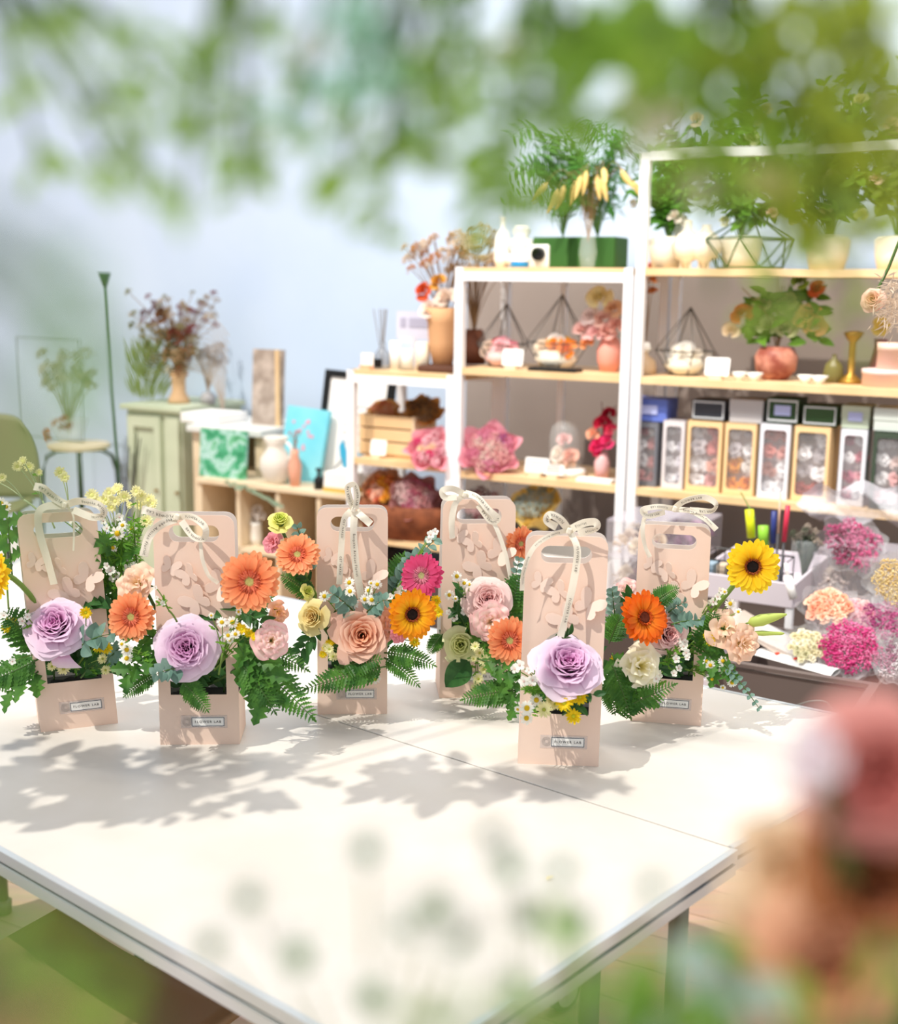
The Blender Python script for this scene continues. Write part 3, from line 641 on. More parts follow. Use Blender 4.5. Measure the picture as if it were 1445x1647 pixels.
bloom('cream pink', 'ruffle', 437, 1030, 34, by(1, -.055), (.25, -1, .35), 'pale pink ruffled lisianthus right of the second box', bc(1), name='lisianthus', seed=3)
bloom('apricot', 'open', 447, 984, 22, by(1, -.01), (.3, -1, .0), 'small apricot bloom behind the pale pink lisianthus', bc(1), name='lisianthus', seed=4)
greens('euc', 290, 1075, 250, 1085, by(1, -.05), 'eucalyptus leaves under the left of the second lavender rose', size=2.3, n=4)
greens('fern', 292, 1095, 336, 1146, by(1, -.045), 'small fern tip hanging over the label side of the second box', size=1.1, bow=.08)
greens('fern', 252, 1085, 198, 1122, by(1, -.02), 'fern frond pointing left from the second box', size=1.0, bow=.1)
greens('lobe', 258, 1040, 205, 1085, by(1, -.02), 'bright leafy sprig left of the second lavender rose', size=1.2)
greens('lobe', 258, 1030, 215, 1020, by(1, -.0), 'leaf sprig under the left orange gerbera', size=1.5)
greens('fern', 385, 1060, 508, 1160, by(1, -.04), 'long fern frond sweeping to the right over the table', size=.85, bow=.14, n=20)
greens('fern', 390, 1070, 445, 1150, by(1, -.06), 'short fern frond hanging right of the second box', size=1.1, bow=.12)
greens('fern', 395, 1040, 498, 1080, by(1, .0), 'fern frond behind, reaching to the third box', size=.8, bow=.14, n=18)
greens('lobe', 385, 1040, 425, 1125, by(1, -.05), 'broad dark leaves along the right side of the second box', size=1.1, n=8)
greens('lobe', 388, 1020, 425, 1085, by(1, -.04), 'broad dark leaves under the pale pink lisianthus', size=1.3, n=7)
greens('leafy', 380, 980, 430, 1010, by(1, -.01), 'dark leaves behind the largest orange gerbera', size=1.2)
greens('fern', 385, 1000, 440, 960, by(1, .01), 'fern frond behind the stem of the largest gerbera', size=1.1)
# --- box 3
bloom('lime', 'cup', 451, 836, 21, by(2, .0), (.1, -.7, 1), 'pale lime rosebud standing highest left of the third box', bc(2), name='lisianthus_bud', seed=6)
bloom('pink', 'ruffle', 440, 872, 20, by(2, .01), (-.5, -1, .4), 'small pink carnation behind the upper orange gerbera', bc(2), name='carnation', seed=7)
gerbera('orange', 479, 894, 38, by(2, -.02), (.0, -1, .75), 'upper orange gerbera tilted upward left of the ribbon tails box', bc(2))
greens('euc', 500, 925, 478, 848, by(2, .03), 'grey eucalyptus behind the upper orange gerbera', size=1.3, n=6)
bloom('butter', 'cup', 503, 992, 28, by(2, -.05), (-.35, -1, .35), 'round butter yellow lisianthus left of the peach rose', bc(2), name='lisianthus', seed=8)
bloom('lime', 'cup', 496, 951, 13, by(2, -.03), (.6, -.6, .4), 'small lime bud above the butter yellow lisianthus', bc(2), name='lisianthus_bud', seed=9)
bloom('peach', 'hybrid', 582, 1022, 47, by(2, -.05), (.08, -1, .25), 'large peach rose with pointed outer petals', bc(2), name='rose', seed=11)
spray('chamomile', [(562, 937, 9), (563, 951, 9), (522, 959, 9), (569, 971, 9)], by(2, -.045), bc(2), 'chamomile sprig crossing the ribbon tails, left group', leaves=3)
spray('chamomile', [(587, 964, 8), (598, 965, 9), (593, 950, 8), (607, 940, 8), (597, 938, 5), (610, 983, 9)], by(2, -.045), bc(2), 'chamomile sprig above the peach rose, right group', leaves=3)
spray('chamomile', [(584, 1084, 9), (604, 1083, 7), (604, 1092, 9)], by(2, -.05), bc(2), 'chamomile sprig hanging below the peach rose', leaves=0)
spray('button', [(529, 1035, 7), (536, 1031, 7), (520, 1052, 7), (523, 1042, 6)], by(2, -.05), bc(2), 'yellow button flowers left of the peach rose', leaves=0)
spray('cream', [(530, 1044, 8), (536, 1056, 8), (524, 1040, 6)], by(2, -.055), bc(2), 'cream daisies beside the peach rose lower left', leaves=0)
bloom('apricot', 'ruffle', 628, 1002, 32, by(2, -.03), (.8, -1, .2), 'ruffled apricot lisianthus between the peach rose and golden gerbera', bc(2), name='lisianthus', seed=12, squash=1)
bloom('pink', 'ruffle', 644, 1014, 22, by(2, -.045), (.9, -1, .1), 'pink ruffled edge bloom tucked under the golden gerbera', bc(2), name='lisianthus', seed=13)
gerbera('golden', 662, 988, 43, by(2, -.065), (.3, -1, .2), 'golden yellow gerbera with dark eye beside the peach rose', bc(2))
gerbera('pink', 680, 926, 38, by(2, -.01), (-.35, -1, .3), 'pink gerbera above the golden gerbera', bc(2))
greens('euc', 630, 960, 700, 868, by(2, .03), 'eucalyptus sprig above the pink gerbera', size=1.5, n=8)
greens('euc', 620, 990, 660, 895, by(2, .04), 'eucalyptus sprig against the right edge of the peach rose box', size=1.3, n=8)
greens('fern', 622, 985, 650, 890, by(2, .05), 'fern frond behind the pink gerbera', size=1.0)
spray('wax', [(693, 860, 7), (700, 855, 6), (690, 868, 6), (645, 948, 7), (639, 955, 6), (652, 945, 6), (628, 960, 6)], by(2, .0), bc(2), 'white waxflowers around the pink gerbera', leaves=2)
spray('button', [(702, 965, 9), (704, 985, 9), (667, 1033, 9), (700, 978, 8)], by(2, -.02), bc(2), 'yellow button flowers right of the golden gerbera', leaves=2)
greens('fern', 622, 1072, 488, 1110, by(2, -.055), 'fern frond across the foot of the peach rose box', size=.75, n=20, bow=.06)
greens('fern', 540, 1075, 615, 1060, by(2, -.05), 'fern frond right under the peach rose', size=1.1, bow=.04)
greens('fern', 618, 1050, 702, 1072, by(2, -.04), 'fern frond reaching right from the peach rose box', size=.9, bow=.12, n=16)
greens('fern', 618, 1058, 676, 1106, by(2, -.04), 'drooping fern frond right of the peach rose box', size=.9, bow=.16)
greens('leafy', 515, 1010, 480, 1055, by(2, -.03), 'dark leaves below the butter yellow lisianthus', size=1.4)
greens('euc', 575, 990, 535, 955, by(2, -.035), 'eucalyptus leaves left above the peach rose', size=2.0, n=5)
greens('euc', 590, 985, 620, 965, by(2, -.035), 'eucalyptus leaves right above the peach rose', size=2.0, n=4)
greens('fern', 505, 960, 452, 925, by(2, -.0), 'fern frond behind the butter yellow lisianthus', size=1.1)
greens('leafy', 505, 945, 470, 905, by(2, .0), 'slim leaves under the upper orange gerbera', size=1)
# --- box 4
bloom('pale pink', 'garden', 785, 965, 38, by(3, -.04), (.0, -1, .45), 'pale pink rose at the top of the back box window', bc(3), name='rose', seed=14)
bloom('cream pink', 'ruffle', 790, 1000, 36, by(3, -.06), (-.1, -1, .2), 'cream pink lisianthus below the pale pink rose', bc(3), name='lisianthus', seed=15)
bloom('green white', 'cup', 741, 1037, 30, by(3, -.05), (-.1, -1, .3), 'pale green lisianthus beside the large single leaf', bc(3), name='lisianthus', seed=16)
gerbera('orange', 819, 1030, 40, by(3, -.09), (.15, -1, .25), 'orange gerbera between the back box and the frontmost box', bc(3))
gerbera('orange', 836, 874, 30, by(3, .03), (.5, -1, .1), 'orange gerbera half hidden behind the frontmost box', bc(3))
lf = MB(); leaf(lf, at(755, 1062, by(3, -.05)), at(715, 1108, by(3, -.06)) - at(755, 1062, by(3, -.05)), .062, .72, V((.2, -1, .5)), n=8); lf.tube([at(752, 1068, by(3, -.05)), bc(3)], .0012, 5)
tag(lf.build('salal_leaf', leafd), 'large single dark green leaf hanging below the pale green lisianthus', 'leaf')
spray('chamomile', [(735, 927, 9), (747, 938, 8), (723, 957, 8), (755, 940, 6), (733, 963, 5)], by(3, -.045), bc(3), 'chamomile sprig at the left of the back box arch', leaves=2)
spray('wax', [(731, 994, 7), (747, 984, 6), (722, 985, 5)], by(3, -.045), bc(3), 'small white flowers left inside the back box window', leaves=2)
spray('cream', [(765, 1040, 8), (772, 1050, 9), (780, 1062, 10), (790, 1056, 9), (770, 1092, 9), (765, 1106, 8), (778, 1076, 9), (762, 1060, 6)], by(3, -.08), bc(3), 'cream daisy cluster below the orange gerbera of the back box', leaves=5)
greens('fern', 838, 1110, 742, 1126, by(3, -.10), 'fern frond pointing left at the foot of the back box', size=.95, bow=.07, n=18)
greens('lobe', 770, 1060, 825, 1085, by(3, -.09), 'leaf sprig under the orange gerbera of the back box', size=1.1)
greens('lobe', 765, 1010, 790, 1060, by(3, -.05), 'bright leaves beside the pale green lisianthus', size=1.1)
greens('fern', 815, 1010, 838, 925, by(3, .0), 'upright fern frond in the gap left of the frontmost box', size=1.3)
greens('leafy', 735, 1000, 745, 955, by(3, -.01), 'dark leaves in the left of the back box arch', size=1.3)
greens('leafy', 750, 1010, 735, 985, by(3, -.02), 'short dark sprig inside the back box window', size=1.5)
greens('euc', 820, 990, 835, 900, by(3, .01), 'eucalyptus in the gap behind the frontmost box', size=1.2)
greens('fern', 712, 1020, 690, 1052, by(3, -.02), 'fern tip peeking left from the back box', size=1.4)
greens('lobe', 810, 1080, 838, 1145, by(3, -.10), 'fern-like leaves hanging between the back and frontmost boxes', size=1)
# --- box 5
bloom('lavender', 'garden', 914, 1068, 55, by(4, -.05), (.08, -1, .95), 'lavender garden rose in the frontmost box, palest and widest', bc(4), name='rose', seed=17)
spray('wax', [(836, 1070, 9), (828, 1076, 8), (843, 1096, 9), (857, 1094, 9), (868, 1090, 8), (851, 1078, 6), (885, 1108, 7)], by(4, -.06), bc(4), 'white flowers at the left under the frontmost lavender rose', leaves=3)
spray('chamomile', [(863, 1126, 11), (848, 1139, 12), (847, 1155, 11), (833, 1141, 6)], by(4, -.06), bc(4), 'chamomile trio at the lower left of the frontmost box', leaves=2)
spray('cream', [(875, 1142, 14), (886, 1124, 12), (893, 1132, 10), (888, 1114, 9)], by(4, -.06), bc(4), 'cream daisies at the window sill of the frontmost box', leaves=1)
spray('button', [(908, 1130, 14), (901, 1122, 12), (916, 1124, 11)], by(4, -.06), bc(4), 'yellow button flower pair in the middle of the frontmost window', leaves=0)
spray('button', [(933, 1121, 13)], by(4, -.055), bc(4), 'single yellow button flower at the right of the frontmost window', leaves=1)
spray('button', [(922, 1152, 13)], by(4, -.06), bc(4), 'lowest yellow button flower, over the card of the frontmost box', leaves=0)
greens('leafy', 905, 1105, 955, 1118, by(4, -.04), 'dark leaf sprig poking out right of the frontmost window', size=1.3, n=5)
greens('fine', 870, 1115, 842, 1110, by(4, -.055), 'tiny needle sprig left of the frontmost window', size=2)
greens('leafy', 905, 1150, 935, 1135, by(4, -.0), 'dark leaves inside the frontmost box window', size=1.6)
greens('leafy', 895, 1040, 915, 1022, by(4, -.0), 'dark leaves at the top of the frontmost arch', size=1.6)
# --- box 6
gerbera('deep orange', 1034, 994, 46, by(5, -.065), (.45, -1, .45), 'deep orange gerbera leaning over the rightmost box', bc(5))
bloom('pale pink', 'garden', 1074, 1018, 38, by(5, -.035), (.3, -1, .25), 'pale pink rose behind the deep orange gerbera', bc(5), name='rose', seed=19)
bloom('cream', 'ruffle', 1030, 1072, 42, by(5, -.06), (.15, -1, .35), 'cream ruffled lisianthus low left of the rightmost window', bc(5), name='lisianthus', seed=20)
gerbera('yellow', 1210, 911, 46, by(5, -.04), (-.05, -1, .15), 'tall yellow gerbera with a dark eye standing right of all boxes', bc(5))
bloom('peach cream', 'open', 1165, 1010, 34, by(5, -.03), (-.2, -1, .5), 'peach cream lisianthus facing up, right of the rightmost box', bc(5), name='lisianthus', seed=21)
bloom('peach cream', 'ruffle', 1195, 1035, 34, by(5, -.045), (.5, -1, .2), 'ruffled peach cream lisianthus, outermost on the right', bc(5), name='lisianthus', seed=22)
bloom('cream pink', 'ruffle', 1008, 950, 22, by(5, .03), (-.3, -1, .3), 'pale peach bloom behind the deep orange gerbera', bc(5), name='carnation', seed=23)
def bud(x0, y0, x1, y1, r, label):
    a, b = at(x0, y0, by(5, -.03)), at(x1, y1, by(5, -.035)); t = thing('lisianthus_bud', label, 'flower bud', a, 'lisianthus buds'); L = (b - a).length
    bb = MB(); M = TM(a.lerp(b, .35), b - a, L * .65); bb.lathe([(.02, 0), (.16 * r, .1), (.2 * r, .35), (.13 * r, .7), (.05, .9), (.02, 1)], 10, M, .12); bb.build('petals', mat('bud green', 'C8D873', .5, trans=.3), t, smooth=True)
    c = MB(); c.tube(bez(bc(5), a.lerp(bc(5), .4) + Z * .02, a.lerp(b, .36), 8), .0016, 6); c.build('stem', stemm, t, smooth=True)
bud(1170, 1010, 1266, 988, .78, 'pale green bud pointing right, upper of two')
bud(1180, 1018, 1262, 1019, .42, 'slim green bud pointing right, lower of two')
spray('chamomile', [(1175, 971, 9), (1188, 984, 6), (1166, 952, 5)], by(5, -.03), bc(5), 'chamomile sprig along the tall yellow gerbera stem', leaves=5)
spray('chamomile', [(1138, 1064, 9), (1163, 1063, 8), (1150, 1080, 11), (1165, 1076, 10), (1145, 1092, 10), (1178, 1098, 8), (1143, 1070, 8), (1163, 1106, 5)], by(5, -.045), bc(5), 'chamomile cluster hanging right of the rightmost box', leaves=4)
spray('wax', [(1160, 950, 6), (1155, 960, 6), (1148, 968, 7), (1152, 988, 6), (1140, 990, 6), (1142, 968, 5)], by(5, -.02), bc(5), 'white waxflowers above the peach cream lisianthus', leaves=4)
spray('wax', [(1092, 1030, 6), (1100, 1040, 7), (1104, 1050, 7), (1088, 1060, 7), (1092, 1075, 6), (1102, 1033, 6), (1084, 1083, 6), (1106, 1058, 5)], by(5, -.055), at(1045, 1075, by(5, -.04)), 'white starry florets across the rightmost window', leaves=5)
spray('wax', [(1060, 1085, 7), (1056, 1092, 7), (1060, 1112, 7), (985, 1112, 5), (1020, 1120, 5)], by(5, -.06), bc(5), 'white florets below the cream lisianthus', leaves=2)
spray('button', [(990, 1062, 9), (994, 1075, 6)], by(5, -.055), bc(5), 'yellow button flower left of the cream lisianthus', leaves=2)
spray('button', [(1145, 1030, 10), (1138, 1022, 7)], by(5, -.035), bc(5), 'yellow button flower left of the peach cream lisianthus', leaves=2)
spray('wax', [(985, 955, 6), (992, 962, 6), (980, 968, 6), (1000, 970, 6)], by(5, .02), bc(5), 'white waxflowers between the frontmost and rightmost boxes', leaves=3)
greens('fern', 1045, 975, 1092, 946, by(5, -.04), 'small fern frond rising over the rightmost arch', size=1.2)
greens('euc', 1080, 1005, 1128, 998, by(5, -.045), 'eucalyptus leaves at the right of the rightmost arch', size=1.9, n=5)
greens('euc', 1070, 990, 1100, 970, by(5, -.02), 'eucalyptus leaves in the top of the rightmost arch', size=1.8, n=4)
greens('euc', 1165, 1068, 1222, 1140, by(5, -.05), 'trailing eucalyptus tip hanging over the far table edge', size=.95, n=8, bow=.06)
greens('fern', 985, 1148, 1088, 1100, by(5, -.075), 'fern frond over the label of the rightmost box', size=.7, n=18, bow=.02)
greens('fern', 985, 1070, 1016, 1158, by(5, -.07), 'dark fern frond hanging between the two right boxes', size=1.1, bow=.1)
greens('fern', 980, 1090, 990, 1150, by(5, -.06), 'fern frond against the right edge of the frontmost box', size=1.3, bow=.05)
greens('lobe', 1000, 1090, 1035, 1130, by(5, -.06), 'leafy sprig under the cream lisianthus', size=1.3)
greens('lobe', 985, 1050, 1000, 1110, by(5, -.05), 'leafy sprig left of the cream lisianthus', size=1.2)
greens('fern', 980, 1035, 1000, 990, by(5, -.03), 'fern frond behind the deep orange gerbera stem', size=1.5)
greens('euc', 990, 1010, 985, 950, by(5, .0), 'eucalyptus rising between the frontmost and rightmost boxes', size=1.6, n=6)
greens('leafy', 1000, 1000, 1015, 960, by(5, .01), 'dark leaves behind the deep orange gerbera', size=1.3)
greens('leafy', 1090, 1085, 1075, 1040, by(5, -.01), 'dark leaves in the rightmost window', size=1.5)
greens('lobe', 1130, 1040, 1160, 1085, by(5, -.03), 'broad leaves under the peach cream lisianthus', size=1.4)
greens('fern', 1132, 1060, 1150, 985, by(5, -.01), 'fern frond at the right edge of the rightmost box', size=1.2)
for k, (i, x, y_) in enumerate([(0, 150, 1080), (1, 310, 1090), (1, 340, 985), (2, 560, 1070), (3, 760, 980), (4, 880, 1110), (5, 1080, 1075), (0, 125, 975)]):
    p = at(x, y_, by(i, .02)); greens('leafy', 0, 0, 0, 0, 0, 'dark filler leaves deep inside the %s, %s' % (BN[i], 'behind the rose' if k in (2, 7) else 'above the foam'), size=1.6, n=12, pos=(p - V((.03, 0, .01)), p + V((.03, .01, .015))), seed=k, name='filler_sprig')

# ================================================================ BACKGROUND HELPERS
RW = Matrix((U, W, Z)).transposed()
SH = 4.10                                       # plane of the shelf fronts
def sp(px, c, z):                               # point on plane c, straight above or below pixel column px, at height z
    lo, hi = -2500, 4500
    for _ in range(40):
        m = (lo + hi) / 2
        if wl(px, m, c).z > z: lo = m
        else: hi = m
    return wl(px, lo, c)
def bthing(name, label, cat, px, c, z, group=None): return thing(name, label, cat, sp(px, c, z), group, RW)
def span(x0, x1, c, z): return (sp(x1, c, z) - sp(x0, c, z)).length
def hgt(px, y0, y1, c): return abs(wl(px, y0, c).z - wl(px, y1, c).z)
def lb(t, nm, m, c, d, bevel=0, parent=None):   # box in the thing's own frame
    b = MB(); b.box(c, d); return b.build(nm, m, parent or t, world=False, bevel=bevel)
def puff(col, form='rose'):
    def mk():
        m = mat('blossom ' + col, col, .65, trans=.2)
        if form == 'rose': b = rose_geo(12, 3, .02, .1, 1, (5, 4), .1)
        elif form == 'fluff':
            b = MB(); r = random.Random(2)
            for i in range(60):
                d = V((r.gauss(0, 1), r.gauss(0, 1), abs(r.gauss(0, 1)) + .1)).normalized() * r.uniform(.6, 1); q = r.uniform(.09, .17)
                b.add([d + V(v) * q for v in ((1, 0, 0), (-1, 0, 0), (0, 1, 0), (0, -1, 0), (0, 0, 1), (0, 0, -1))], [(0, 2, 4), (2, 1, 4), (1, 3, 4), (3, 0, 4), (2, 0, 5), (1, 2, 5), (3, 1, 5), (0, 3, 5)])
        else: b = ruffle_geo(8, 4, (8, 4))
        return b.mesh('blossom', m)
    return cached(('puff', col, form), mk)
def pf(t, p, s, col, form='rose', d=(0, -1, .6), name='blossom'):    # p, d in the thing's own frame
    return place_mesh(name, puff(col, form), t, TM(p, d, s, R_.uniform(0, 6)))
def bouquet(label, px, py, rpx, c, paperc, cols, n=12, d=(-.1, -1, .7), form='rose', form2=None, sz=.26, points=7, group='wrapped dried flower bouquets', name='wrapped_bouquet', jag=.2, film=False, zz=None, leaves=None):
    p = wl(px, py, c) if zz is None else sp(px, c, zz)
    R = rpx / pxm(p); t = thing(name, label, 'bouquet', p, group, face(d)); r = random.Random(int(px))
    b = MB()
    for layer in range(2):
        ph = r.uniform(0, 6); k = 48; rings = [(.10, -1.25), (.34, -.72), (.72, -.25), (1.0 if layer else .86, .06)]
        vs = []
        for (rr, z) in rings:
            for j in range(k):
                a = 2 * pi * j / k; w_ = rr / 1.0
                q = 1 + jag * w_ * (abs(((a * points / 2 / pi + ph) % 1) - .5) * 2 - .5) + .05 * w_ * math.sin(a * 9 + ph)
                vs.append((R * rr * q * math.cos(a), R * rr * q * math.sin(a), R * (z + .10 * w_ * math.sin(a * points + ph + layer))))
        b.add(vs, [(i * k + j, i * k + (j + 1) % k, (i + 1) * k + (j + 1) % k, (i + 1) * k + j) for i in range(3) for j in range(k)])
    b.build('paper_wrapper', plas if film else mat('wrap ' + paperc, paperc, .7, trans=.25), t, world=False, smooth=True)
    for i in range(n):
        a = i * 2.399; q = math.sqrt((i + .3) / n) * .68
        cc = cols[r.randrange(len(cols))]; fm = form if not form2 or i % 2 else form2
        pf(t, (R * q * math.cos(a), R * q * math.sin(a), R * (.12 - .25 * q * q)), R * sz * r.uniform(.85, 1.15), cc, fm, d=(q * math.cos(a) * .5, q * math.sin(a) * .5, 1))
    if leaves:
        lf = MB()
        for i in range(26):
            a = r.uniform(0, 6.3); q = r.uniform(.2, .8); leaf(lf, V((R * q * math.cos(a), R * q * math.sin(a), 0)), V((math.cos(a) * .8, math.sin(a) * .8, 1)), R * .35, .3, V((0, 0, 1)))
        lf.build('leaves', mat('dried leaf ' + leaves, leaves, .6, trans=.2), t, world=False)
    return t
def vase(t, prof, m, name='vase_body', n=18): b = MB(); b.lathe(prof, n); return b.build(name, m, t, world=False, smooth=True)
def stems_up(t, n, h, spread, base, m, r=.0015, tips=None, tipsize=.01, form='fluff', seed=1, droop=0):
    rr = random.Random(seed); b = MB()
    for i in range(n):
        a = rr.uniform(0, 6.3); q = math.sqrt(rr.random()) * spread; hh = h * rr.uniform(.6, 1.05)
        e = V((q * math.cos(a), q * math.sin(a) * .6, base + hh)); b.tube(bez(V((0, 0, base)), V((q * .25 * math.cos(a), 0, base + hh * .6)), e, 5), r, 4)
        if tips: c = tips[i % len(tips)]; pf(t, e, tipsize * rr.uniform(.7, 1.3), c, form, d=(math.cos(a) * .6, -.5, .8))
    b.build('stems', m, t, world=False); return t
def card_stand(label, px, c, z, wd=.07, h=.05, txt=False):
    t = bthing('price_card', label, 'sign', px, c, z, 'small white cards on wooden stands')
    lb(t, 'stand', oak2, (0, 0, .007), (wd * .5, .03, .014)); b = MB(); b.plate(rrect(-wd / 2, .012, wd / 2, .012 + h, .006), .002, Matrix.Rotation(-.18, 4, 'X')); b.build('card', paper, t, world=False)
    if txt:
        b = MB(); r = random.Random(5)
        for i in range(4): b.plate([(-wd * .4, .02 + h * .2 * i), (wd * r.uniform(.1, .4), .02 + h * .2 * i), (wd * .3, .0225 + h * .2 * i), (-wd * .4, .0225 + h * .2 * i)], .0005, Matrix.Rotation(-.18, 4, 'X') @ Matrix.Translation((0, -.0014, 0)))
        b.build('lettering', mat('grey print', 'A9A19B'), t, world=False)
    return t
# ================================================================ SHELVES
zt, zm, zl = wl(1200, 432, SH).z, wl(1200, 614, SH).z, wl(1200, 801, SH).z
zu = wl(1150, 240, SH).z
DP = .34
def shelf_unit(label, x0, x1, tops, pw=.028, top_bar=None, hi=None, bars=True, c=SH, dp=DP, oakmat=oak, cross=True):
    t = bthing('shelving_unit', label, 'shelf', (x0 + x1) / 2, c, 0, 'white steel shelving units with oak boards')
    zc = tops[0] if hi is None else hi; o = wm(t).inverted()
    xa, xb = (o @ sp(x0, c, tops[-1])).x, (o @ sp(x1, c, tops[-1])).x
    for x in (xa, xb):
        for y in (0, dp): lb(t, 'post', white, (x, y, zc / 2), (pw, pw, zc))
    if bars:
        for y in (0, dp): lb(t, 'rail', white, ((xa + xb) / 2, y, (hi or tops[0]) - .03 - (0 if hi is None else -.02)), (xb - xa - pw, pw * .9, .028))
    for z in tops: lb(t, 'shelf_board', oakmat, ((xa + xb) / 2, dp / 2, z - .011), (xb - xa + (pw if z == tops[0] and hi is None else -pw), dp + .02, .022))
    if cross:
        for y in (dp,):
            lb(t, 'back_post', white, ((xa + xb) / 2 - (xb - xa) * .12, y, zc / 2), (pw * .8, pw * .6, zc))
    return t, xa, xb
zs1, zs2, zs3 = wl(640, 598, SH).z, wl(640, 742, SH).z, wl(640, 868, SH).z
shelf_unit('tall white shelving unit in the middle, pink bouquet on its second board', 737, 1000, [zt, zm, zl])
shelf_unit('tallest white shelving unit at the right, filled with windowed gift boxes', 1018, 1560, [zt, zm, zl], hi=zu, cross=False)
shelf_unit('low white shelving unit at the left end, reed diffuser on top', 567, 724, [zs1, zs2, zs3], cross=False)
C1 = SH + .16
# --- top of the middle unit
def bottle_vase(label, px, z, h, r, m, c=C1, neck=.3):
    t = bthing('vase', label, 'vase', px, c, z, 'white vases on the top boards'); vase(t, [(r * .6, 0), (r, h * .15), (r, h * .5), (r * .75, h * .68), (r * neck, h * .78), (r * neck, h * .97), (r * neck * 1.3, h)], m); return t
cer = mat('white ceramic', 'F4F1EA', .35); creamc = mat('cream ceramic', 'E9E0CB', .4)
bottle_vase('tall white ceramic bottle vase above the left end of the middle unit', 808, zt, .17, .03, cer)
t = bthing('stacked_stone_vase', 'squat white vase like stacked pebbles on the middle unit', 'vase', 838, C1, zt); vase(t, [(.03, 0), (.055, .02), (.05, .04), (.03, .05), (.045, .07), (.04, .09), (.02, .1), (.03, .12), (.02, .14)], cer)
t = bthing('instant_camera', 'white toy camera standing beside a blue tin', 'camera', 868, C1, zt); lb(t, 'body', cer, (0, 0, .038), (.085, .05, .076), .008); b = MB(); b.lathe([(.022, 0), (.022, .02), (.016, .022), (.012, .01)], 16, Matrix.Translation((.01, -.024, .045)) @ Matrix.Rotation(pi / 2, 4, 'X')); b.build('lens', black, t, world=False)
t = bthing('blue_tin', 'small blue tin at the foot of the toy camera', 'tin', 836, SH + .05, zt); vase(t, [(.03, 0), (.03, .02), (.028, .022)], mat('blue tin', '2E96D6', .4), 'tin_body'); vase(t, [(.031, .018), (.031, .024), (.0, .025)], cer, 'tin_lid')
for k, (px, col, n) in enumerate([(905, '5E9440', 9), (960, '44802E', 10)]):
    t = bthing('planter_box', ['dark planter box with arching ferns, left on the middle unit', 'dark planter box with arching ferns, right on the middle unit'][k], 'potted plant', px, C1 + .05, zt, 'planters with arching ferns')
    lb(t, 'planter', mat('dark green planter', '2F5A22', .6), (0, 0, .05), (.17, .12, .10), .006)
    lf = MB(); r = random.Random(k); st = MB()
    for i in range(n * 4):
        a = r.uniform(0, 6.3); R1 = r.uniform(.08, .22); h = r.uniform(.1, .42); p0, p2 = V((0, 0, .1)), V((R1 * math.cos(a), R1 * math.sin(a) * .6, .1 + h * .8)); p1 = V((R1 * .4 * math.cos(a), 0, .15 + h)); pts = bez(p0, p1, p2, 10); st.tube(pts, .0012, 4)
        for q in range(2, 11):
            for sg in (-1, 1): leaf(lf, pts[q], (pts[q] - pts[q - 1]).normalized() * .5 + V((-math.sin(a) * sg, .2, math.cos(a) * sg)), .045, .22, V((0, -.5, 1)), n=3)
    st.build('stems', stemd, t, world=False); lf.build('fronds', mat('fern ' + col, col, .5, trans=.35), t, world=False)
t = bthing('dried_wheat_bunch', 'bunch of golden wheat ears drooping over the middle unit', 'dried flowers', 945, SH + .08, zt)
vase(t, [(.022, 0), (.03, .05), (.022, .1), (.012, .13), (.016, .15)], glassm); st = MB(); r = random.Random(3)
for i in range(11):
    a = -.12 + .024 * i + r.uniform(-.01, .01); p2 = V((a * 1.1, r.uniform(-.08, .02), .27 + r.uniform(-.03, .04))); pts = bez(V((0, 0, .08)), V((a * .5, 0, .40)), p2, 8); st.tube(pts, .001, 4)
    e = MB(); e.lathe([(.001, 0), (.009, .015), (.010, .04), (.005, .07), (.001, .08)], 6, TM(p2, (pts[-1] - pts[-2]), 1), .3); e.build('wheat_ear', mat('wheat gold', 'DDBE78', .7), t, world=False)
st.build('stems', stemb, t, world=False); 
# --- tall unit, top
for k, (px, h) in enumerate([(1104, .15), (1134, .135)]):
    t = bthing('bird_vase', ['cream bird-shaped vase, first beside the tall post', 'cream bird-shaped vase, second, next to the wire ornament'][k], 'ornament', px, C1, zt, 'cream bird vases'); vase(t, [(.012, 0), (.014, .02), (.04, .035), (.048, .07), (.035, .10), (.014, .12), (.012, h)], creamc)
    for x in (-.015, .015): b = MB(); b.tube([V((x, -.01, .04)), V((x, -.01, .0))], .004, 6); b.build('leg', creamc, t, world=False)
t = bthing('wire_polyhedron', 'dark green wire polyhedron ornament on the tallest unit', 'ornament', 1205, C1, zt); b = MB(); r = random.Random(4); vs = [V((.1 * math.cos(k * pi / 3), .08 * math.sin(k * pi / 3), .005)) for k in range(6)] + [V((.14 * math.cos(k * pi / 3 + .5), .1 * math.sin(k * pi / 3 + .5), .09)) for k in range(6)] + [V((0, 0, .17))]
for k in range(6): b.tube([vs[k], vs[(k + 1) % 6]], .003, 5); b.tube([vs[k], vs[6 + k]], .003, 5); b.tube([vs[6 + k], vs[(k + 1) % 6]], .003, 5); b.tube([vs[6 + k], vs[6 + (k + 1) % 6]], .003, 5); b.tube([vs[6 + k], vs[12]], .003, 5)
b.build('wire_frame', mat('dark green wire', '35502A', .5), t, world=False)
